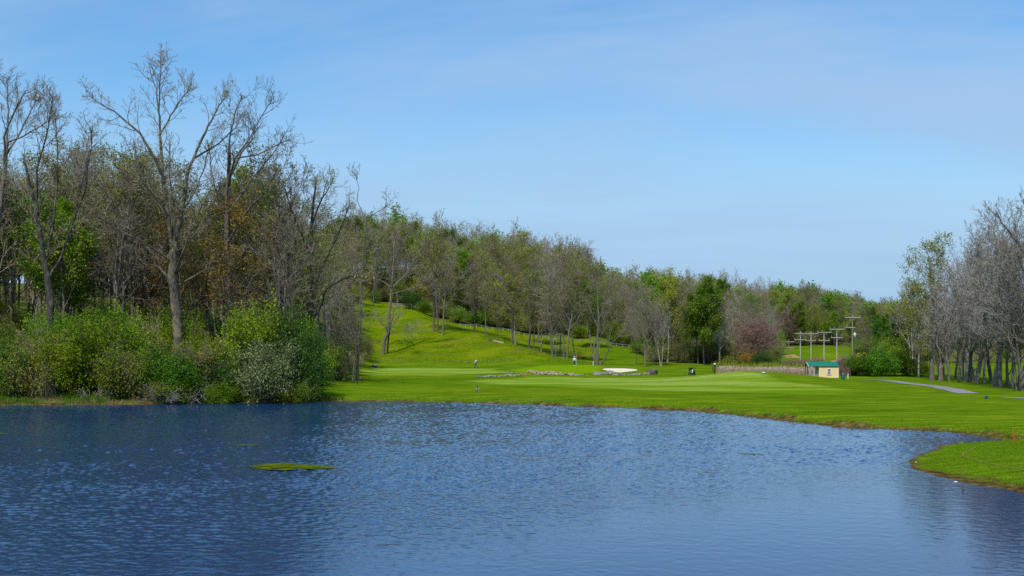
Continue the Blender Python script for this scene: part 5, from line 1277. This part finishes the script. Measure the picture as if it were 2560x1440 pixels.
# stumps and broken posts at the right hand row
for px, Y, h, r, lb in ((2432, 150, 2.0, .22, 'broken stump left of the leaning pair in the right hand row'), (2493, 133, 1.7, .16, 'thin split stump in the right hand row near the path end'), (2519, 132, 2.2, .18, 'forked dead stump before the far field'), (2548, 128, 1.9, .17, 'dark stub nearest the right edge of the row'),
                        (2330, 156, 3.0, .32, 'thick greyish broken trunk at the left end of the right hand row'), (2352, 155, 2.6, .30, 'thick torn trunk beside the greyish broken one')):
    sk = Sk(int(px)); pts = [(0, 0, -.3), (.03, 0, h * .3), (-.04, .02, h * .7), (.05, 0, h)]; emit(sk, pts, [r * 1.3, r, r * .8, r * .35], 0)
    emit(sk, [(0, 0, h * .55), (.25, -.1, h * .8), (.42, -.1, h * .98)], [r * .5, r * .35, r * .12], 0)
    v, f = tubes(sk.seg, 9); o = link('dead_stump', mesh_np('dead_stump', v, [f], [BARK], smooth=True)); o.location = at(px, Y); tag(o, lb, 'stump')

# ------------------------------------------------------------------ saplings by the posts
for px, Y, H, lb in ((866, 140, 9, 'thin bare sapling left of the forked one by the black posts'), (882, 139, 9.5, 'forked bare sapling just left of the black post'), (845, 142, 9, 'grey bare sapling right against the dark bush')):
    one('bare', px, Y, H, lb)

# ------------------------------------------------------------------ geese
def goose(px, py, rz, s, label, graze=False):
    x, y = onground(px, py); e = empty('goose', (x, y, tz(x, y)), rz, label, 'goose', scale=s)
    head = [(0, -.44, .36), (0, -.58, .20), (0, -.62, .10)] if graze else [(0, -.26, .50), (0, -.25, .64), (0, -.27, .735)]
    pts = [(0, .02, .30), (0, .22, .31), (0, .38, .34), (0, -.10, .33), (0, -.20, .41)] + head
    last = head[-1]; pts.append((0, last[1] - .09, last[2] - (.05 if graze else .01)))
    ed = [(0, 1), (1, 2), (0, 3), (3, 4), (4, 5), (5, 6), (6, 7), (7, 8)]
    rad = [(.17, .16), (.13, .12), (.04, .03), (.13, .125), (.07, .07), .036, .034, .042, .016]
    def mf(c):
        if graze: return 1 if c.y < -.30 else (3 if c.z < .22 and c.y > .1 else 0)
        if c.z > .47: return 3 if (.70 < c.z < .745 and c.y > -.29) else 1
        return 2 if (c.y < -.10 and c.z > .28) else (3 if c.y > .25 and c.z < .3 else 0)
    skin('body', pts, ed, rad, None, e, 2, mf, M_GOOSE)
    for sx_ in (-.06, .06): MB().bar((sx_, 0, .18), (sx_, .01, .02), .014, n=5).box((sx_, -.04, .01), (.06, .11, .015)).build('leg', M_GOOSE[1], e)
goose(1193, 980, .1, 1.0, 'goose with a black upright neck standing alone on the lawn')
goose(870, 953, 1.9, .95, 'pale goose between the two bare saplings', True)
goose(902, 952, -.5, .95, 'goose standing just left of the small red stake')

# ------------------------------------------------------------------ people
def hand(pts, ed, rad, wi, wp, d, side):
    """palm and five fingers from wrist vertex wi at wp along direction d"""
    d = Vector(d).normalized(); up = Vector((0, -1, 0)); s_ = d.cross(up).normalized() * side
    pi = len(pts); palm = Vector(wp) + d * .07; pts.append(tuple(palm)); ed.append((wi, pi)); rad.append((.034, .02))
    for k_, (off, ln) in enumerate(((-.030, .070), (-.010, .082), (.011, .076), (.031, .058))):
        b0 = palm + s_ * off + d * .035; i0 = len(pts)
        pts.append(tuple(b0)); rad.append(.0095); ed.append((pi, i0)); pts.append(tuple(b0 + d * ln * .5)); rad.append(.009); ed.append((i0, i0 + 1)); pts.append(tuple(b0 + d * ln + up * .028)); rad.append(.0075); ed.append((i0 + 1, i0 + 2))
    i0 = len(pts); t0 = palm - d * .03 + s_ * -.035; pts.append(tuple(t0)); rad.append(.011); ed.append((pi, i0)); pts.append(tuple(t0 + d * .05 - s_ * .028 + up * .01)); rad.append(.0085); ed.append((i0, i0 + 1))
def person(px, Y, rz, label, pose, shirt, trousers, cap, scale=1.0):
    x, y, z = at(px, Y); e = empty('person', (x, y, z), rz, label, 'person', scale=scale)
    J = pose
    pts = [J['pel'], J['wst'], J['chs'], J['nkb'], J['nkt'], J['hed'], J['crn']]
    ed = [(0, 1), (1, 2), (2, 3), (3, 4), (4, 5), (5, 6)]; rad = [(.15, .11), (.14, .10), (.17, .115), (.075, .07), .055, (.078, .092), (.055, .065)]
    def limb(root, ch, rr):
        p = root
        for q_, r_ in zip(ch, rr): pts.append(q_); ed.append((p, len(pts) - 1)); rad.append(r_); p = len(pts) - 1
        return p
    for sgn, k_ in ((-1, 'l'), (1, 'r')):
        wi = limb(2, [J['sh' + k_], J['el' + k_], J['wr' + k_]], [.062, .046, .029])
        dd = Vector(J['wr' + k_]) - Vector(J['el' + k_]); hand(pts, ed, rad, wi, J['wr' + k_], dd, sgn)
        limb(0, [J['hp' + k_], J['kn' + k_], J['an' + k_], J['to' + k_]], [.10, .066, .042, .03])
    fz = J['hed']
    body = skin('body', pts, ed, rad, M_SKIN, e, 2)
    h = Vector(J['hed']); fw = Vector((0, -1, 0))
    MB().bar(h + Vector((0, -.085, .0)), h + Vector((0, -.112, -.022)), .011, .015, 6).build('nose', M_SKIN, body)
    MB().bar(h + Vector((-.030, -.086, .022)), h + Vector((-.030, -.095, .022)), .010, n=6).bar(h + Vector((.030, -.086, .022)), h + Vector((.030, -.095, .022)), .010, n=6).build('eye', M_BLACK, body)
    MB().box(h + Vector((0, -.088, -.055)), (.045, .012, .010)).build('mouth', M_FLAG, body)
    MB().bar(h + Vector((-.078, 0, .0)), h + Vector((-.090, 0, .0)), .022, .014, 6).bar(h + Vector((.078, 0, 0)), h + Vector((.09, 0, 0)), .022, .014, 6).build('ear', M_SKIN, body)
    # cap: crown and brim
    c = MB().lathe([(.100, -.01), (.103, .03), (.090, .075), (.055, .105), (.012, .115)], c=(h.x, h.y, h.z + .045), n=14).build('cap', cap, e, smooth=True); MB().box(h + Vector((0, -.13, .05)), (.13, .10, .014), bev=.005).build('brim', cap, c)
    # shirt and trousers follow the body a little further out
    mid = tuple((Vector(J['pel']) * .6 + Vector(J['wst']) * .4))
    def ext(a, b, t): return tuple(Vector(a).lerp(Vector(b), t))
    mid = tuple(Vector(J['pel']) + Vector((0, 0, .0)))
    sp_, se, sr = [J['wst'], mid, J['chs'], ext(J['chs'], J['nkb'], .85)], [(0, 1), (0, 2), (2, 3)], [(.175, .135), (.185, .145), (.205, .15), (.095, .09)]
    for k_ in 'lr':
        i0 = len(sp_); sp_ += [J['sh' + k_], ext(J['sh' + k_], J['el' + k_], .8)]; sr += [.085, .068]; se += [(2, i0), (i0, i0 + 1)]
    skin('shirt', sp_, se, sr, None, e, 2, shirt[0], shirt[1])
    tp, te, tr2 = [J['pel'], ext(J['pel'], J['wst'], .6)], [(0, 1)], [(.17, .13), (.165, .125)]
    for k_ in 'lr':
        i0 = len(tp); tp += [J['hp' + k_], J['kn' + k_], ext(J['kn' + k_], J['an' + k_], .95)]; tr2 += [.112, .08, .066]; te += [(0, i0), (i0, i0 + 1), (i0 + 1, i0 + 2)]
    skin('trousers', tp, te, tr2, trousers, e, 2)
    for k_ in 'lr':
        a_ = Vector(J['an' + k_]); t_ = Vector(J['to' + k_]); m_ = (a_ + t_) / 2; an = math.atan2(t_.x - a_.x, -(t_.y - a_.y))
        MB().box((m_.x, m_.y - .01, .05), (.10, .29, .10), rz=an, bev=.04).build('shoe', M_WHITE if cap is M_WHITE else M_BLACK, e)
    return e
stand = dict(pel=(0, 0, .93), wst=(0, 0, 1.08), chs=(0, 0, 1.30), nkb=(0, 0, 1.45), nkt=(0, -.01, 1.53), hed=(0, -.03, 1.63), crn=(0, -.02, 1.70),
             shl=(-.19, 0, 1.41), ell=(-.27, .02, 1.13), wrl=(-.27, -.08, .90), shr=(.19, 0, 1.41), elr=(.27, .0, 1.13), wrr=(.25, -.13, .92),
             hpl=(-.10, 0, .88), knl=(-.11, -.01, .48), anl=(-.12, .02, .09), tol=(-.13, -.14, .04), hpr=(.10, 0, .88), knr=(.11, -.01, .48), anr=(.12, .02, .09), tor=(.14, -.14, .04))
walk = dict(pel=(0, .05, .90), wst=(0, .02, 1.05), chs=(0, -.10, 1.25), nkb=(0, -.20, 1.39), nkt=(0, -.25, 1.46), hed=(0, -.32, 1.53), crn=(0, -.34, 1.60),
            shl=(-.18, -.15, 1.35), ell=(-.23, .06, 1.12), wrl=(-.22, .12, .86), shr=(.18, -.15, 1.35), elr=(.23, -.22, 1.08), wrr=(.20, -.32, .86),
            hpl=(-.10, .05, .86), knl=(-.10, -.12, .50), anl=(-.10, -.10, .09), tol=(-.10, -.26, .04), hpr=(.10, .05, .86), knr=(.10, .06, .46), anr=(.10, .30, .14), tor=(.10, .20, .04))
def shA(c): return 1 if (1.02 < c.z < 1.2 and c.y > -.06) else 0
def shB(c): return 1 if c.z < 1.07 else 0
pa = person(1188.5, onground(1188.5, 919)[1], math.radians(112), 'person in pale blue shirt and dark trousers bending forward at the foot of the slope', walk, (shA, [M_SHIRT, M_SHIRTB]), M_CHAR, M_FLAG)
pb = person(1436, onground(1436, 914.5)[1], .08, 'person in white cap, light blue shirt and navy trousers facing the pond', stand, (shB, [M_SHIRT, M_SHIRTB]), M_NAVY, M_WHITE)
def club(person_, hnd, foot, label):
    m = MB(); w_ = person_.matrix_world if False else Matrix.Translation(person_.location) @ Matrix.Rotation(person_.rotation_euler[2], 4, 'Z')
    a_ = w_ @ Vector(hnd); b_ = w_ @ Vector(foot); e = empty('golf_club', b_, 0, label, 'golf club')
    MB().bar((0, 0, .02), a_ - b_, .009, .012, 6).build('shaft', M_STEEL, e); MB().box((.04, -.02, .03), (.13, .06, .05), bev=.015).build('club_head', M_STEEL, e); MB().bar((a_ - b_) * .82, (a_ - b_) * 1.04, .017, n=6).build('grip', M_BLACK, e)
club(pa, (-.22, .16, .78), (-.42, .62, .02), 'golf club held by the bending person, its head left of their feet')
club(pb, (.24, -.18, .84), (.30, -.30, .02), 'putter held upright by the person on the green')
x, y, z = at(1461, 246); o = MB().box((0, 0, .25), (1.1, .5, .35), bev=.12).build('dark_box', M_BLACK, loc=(x, y, z)); tag(o, 'small dark box lying on the grass slope right of the thick trunk', 'box')

# ------------------------------------------------------------------ things in the pond
def algae(px0, px1, py, label, w_=1.0, seed=1, n=60):
    """floating mat made of many overlapping ragged flakes"""
    rs = np.random.RandomState(seed); Yc = groundY(py); xa, xb = px2x(px0, Yc), px2x(px1, Yc); m = MB()
    for i in range(n):
        t = rs.beta(1.6, 2.2); cx_ = xa + (xb - xa) * t; env = math.sin(math.pi * min(1, max(0, t)) ** .7); cy_ = Yc + (rs.uniform(-1, 1) ** 3 if i % 3 else rs.uniform(-1, 1)) * w_ * .62 * env + (t - .5) * -.5
        rx, ry = rs.uniform(.12, .5), rs.uniform(.03, .09) * w_; k_ = 11; ph = rs.uniform(0, 6.28)
        V = [(cx_ + rx * math.cos(a_) * (1 + .3 * math.sin(3 * a_ + ph) + rs.uniform(-.15, .15)), cy_ + ry * math.sin(a_) * (1 + rs.uniform(-.25, .25)), .012 + i * .0002 + rs.uniform(0, .0001)) for a_ in np.linspace(0, 6.28, k_, endpoint=False)]
        m.add(V, [tuple(range(k_))])
    o = m.build('algae_mat', M_ALGAE); tag(o, label, 'algae mat')
algae(628, 850, 1168, 'largest green algae mat floating near the middle of the pond', 2.4, 1, 170)
algae(590, 662, 1113, 'thin green algae strip floating above the largest mat', .6, 2, 40)
algae(1862, 1895, 1135.5, 'short green algae strip floating on the right side of the pond', .5, 3, 24)
algae(-20, 14, 1084, 'algae strip floating at the left edge of the pond', .9, 4, 24)
Yc = groundY(1225); x = px2x(2406, Yc); o = MB().bar((0, 0, -.2), (.01, 0, .16), .035, .028, 7).bar((.01, 0, .16), (.02, 0, .30), .026, .008, 7).bar((.03, 0, .02), (.09, .02, .06), .04, .02, 6).build('stick', M_WOODD, loc=(x, Yc, 0)); tag(o, 'short broken stick poking out of the water near the grassy point', 'stick')

# ------------------------------------------------------------------ grass, reeds
def blades(name, C, h, wd, rs, mat, label, lean=.35, hv=.4, plume=None):
    n = len(C); a_ = rs.uniform(0, math.pi, n); hh = h * (1 + hv * rs.uniform(-1, 1, n)); ln = rs.normal(size=(n, 2)) * lean * hh[:, None]
    U = np.stack([np.cos(a_), np.sin(a_), np.zeros(n)], 1) * (wd * rs.uniform(.6, 1.3, n))[:, None] * .5
    T = C + np.concatenate([ln, hh[:, None]], 1); M_ = C + np.concatenate([ln * .35, hh[:, None] * .55], 1)
    V = np.stack([C - U, C + U, M_ + U * .8, M_ - U * .8, T], 1).reshape(-1, 3); b_ = np.arange(n)[:, None] * 5
    q = b_ + np.array([[0, 1, 2, 3]]); t_ = b_ + np.array([[3, 2, 4]]); rnd = np.repeat(rs.rand(n), 5); Fs = [q, t_]; mi = None
    if plume:
        pv, pf, pr = leaf_quads(T[rs.rand(n) < plume[0]], plume[1], rs, up=-.2, aspect=.45); Fs.append(pf + len(V)); V = np.vstack([V, pv]); rnd = np.concatenate([rnd, .6 + .4 * pr])
    o = link(name, mesh_np(name, V, Fs, [mat], rnd=rnd)); tag(o, label, name.replace('_', ' '), kind='stuff'); return o
rg = np.random.RandomState(12)
def scatter(n, px0, px1, Y0, Y1, keep=None):
    Y = np.sqrt(rg.uniform(Y0 ** 2, Y1 ** 2, n)); x = (rg.uniform(px0, px1, n) - CX) / F * Y; sd = sdist(np.stack([x, Y], 1)); m = (sd > .2)
    if keep is not None: m &= keep(x, Y, sd)
    x, Y, sd = x[m], Y[m], sd[m]; return np.stack([x, Y, terrain(x, Y, sd) - .01], 1)
C = scatter(70000, 2240, 2700, 43, 67, lambda x, y, s: (s > .7) & (x > 15)); blades('short_grass', C, .05, .020, rg, G_GRS, 'short green grass blades on the grassy point', .5)
C = scatter(150000, -80, 2700, 64, 125, lambda x, y, s: (s < 5.5 * rg.rand(len(s)) ** 1.3 + .5) & (s > .35) & (CX + F * x / y > 700)); blades('shore_grass', C, .13, .035, rg, G_GRS, 'rough green grass along the far shore', .45)
C = scatter(90000, -120, 2700, 64, 112, lambda x, y, s: (s < 1.3) & (s > .12) & (gnoise(x, y, 6, 71) + gnoise(x, y, 2.2, 72) > .25)); blades('dry_grass', C, .17, .035, rg, G_DRY, 'straw coloured dry grass fringing the water', .5)
C = scatter(26000, -120, 860, 98, 110, lambda x, y, s: (s < 4.2) & (gnoise(x, y, 5, 73) > -.3)); blades('bank_grass', C, .42, .05, rg, G_MID, 'tall green grass at the foot of the left bank shrubs', .4)
C = scatter(26000, -120, 860, 98, 110, lambda x, y, s: (s < 2.6) & (gnoise(x, y, 4, 74) > .1)); blades('bank_straw', C, .3, .045, rg, G_DRY, 'dry straw hanging over the left bank', .5)
C = scatter(45000, 850, 1500, 224, 300, lambda x, y, s: gnoise(x, y, 15, 75) > -.1); blades('meadow_grass', C, .15, .10, rg, G_GRS, 'rough meadow grass on the steep slope', .4)
C = scatter(16000, 850, 1500, 224, 285, lambda x, y, s: gnoise(x, y, 13, 76) > .2); blades('meadow_straw', C, .2, .08, rg, G_DRY, 'pale seeding grass on the steep slope', .4)
C = scatter(34000, 1770, 2036, 172, 198, lambda x, y, s: (np.abs(y - 186) < 9 + 2.5 * gnoise(x, y, 9, 81)) & (CX + F * x / y > 1800 + 14 * gnoise(x, y, 5, 82)) & (gnoise(x, y, 3, 83) > -.9 * np.clip((y - 178) / 4, .2, 2))); blades('reeds', C, .92, .055, rg, G_REED, 'tan dry reeds in a dense band behind the mown mound', .07, .25, (.4, .2))
C = scatter(5000, 1780, 2036, 190, 200, lambda x, y, s: gnoise(x, y, 9, 77) > 0); blades('green_reeds', C, 1.5, .09, rg, G_YEL, 'fresh green growth behind the dry reeds', .12, .3)
C = scatter(9000, 2085, 2150, 174, 194, lambda x, y, s: ((CX + F * x / y - 2115) / 26) ** 2 + ((y - 184) / 8) ** 2 < 1 + .3 * gnoise(x, y, 4, 84)); blades('brown_brush', C, 1.35, .05, rg, G_RED, 'purplish dry stalks right of the shed', .12, .35)
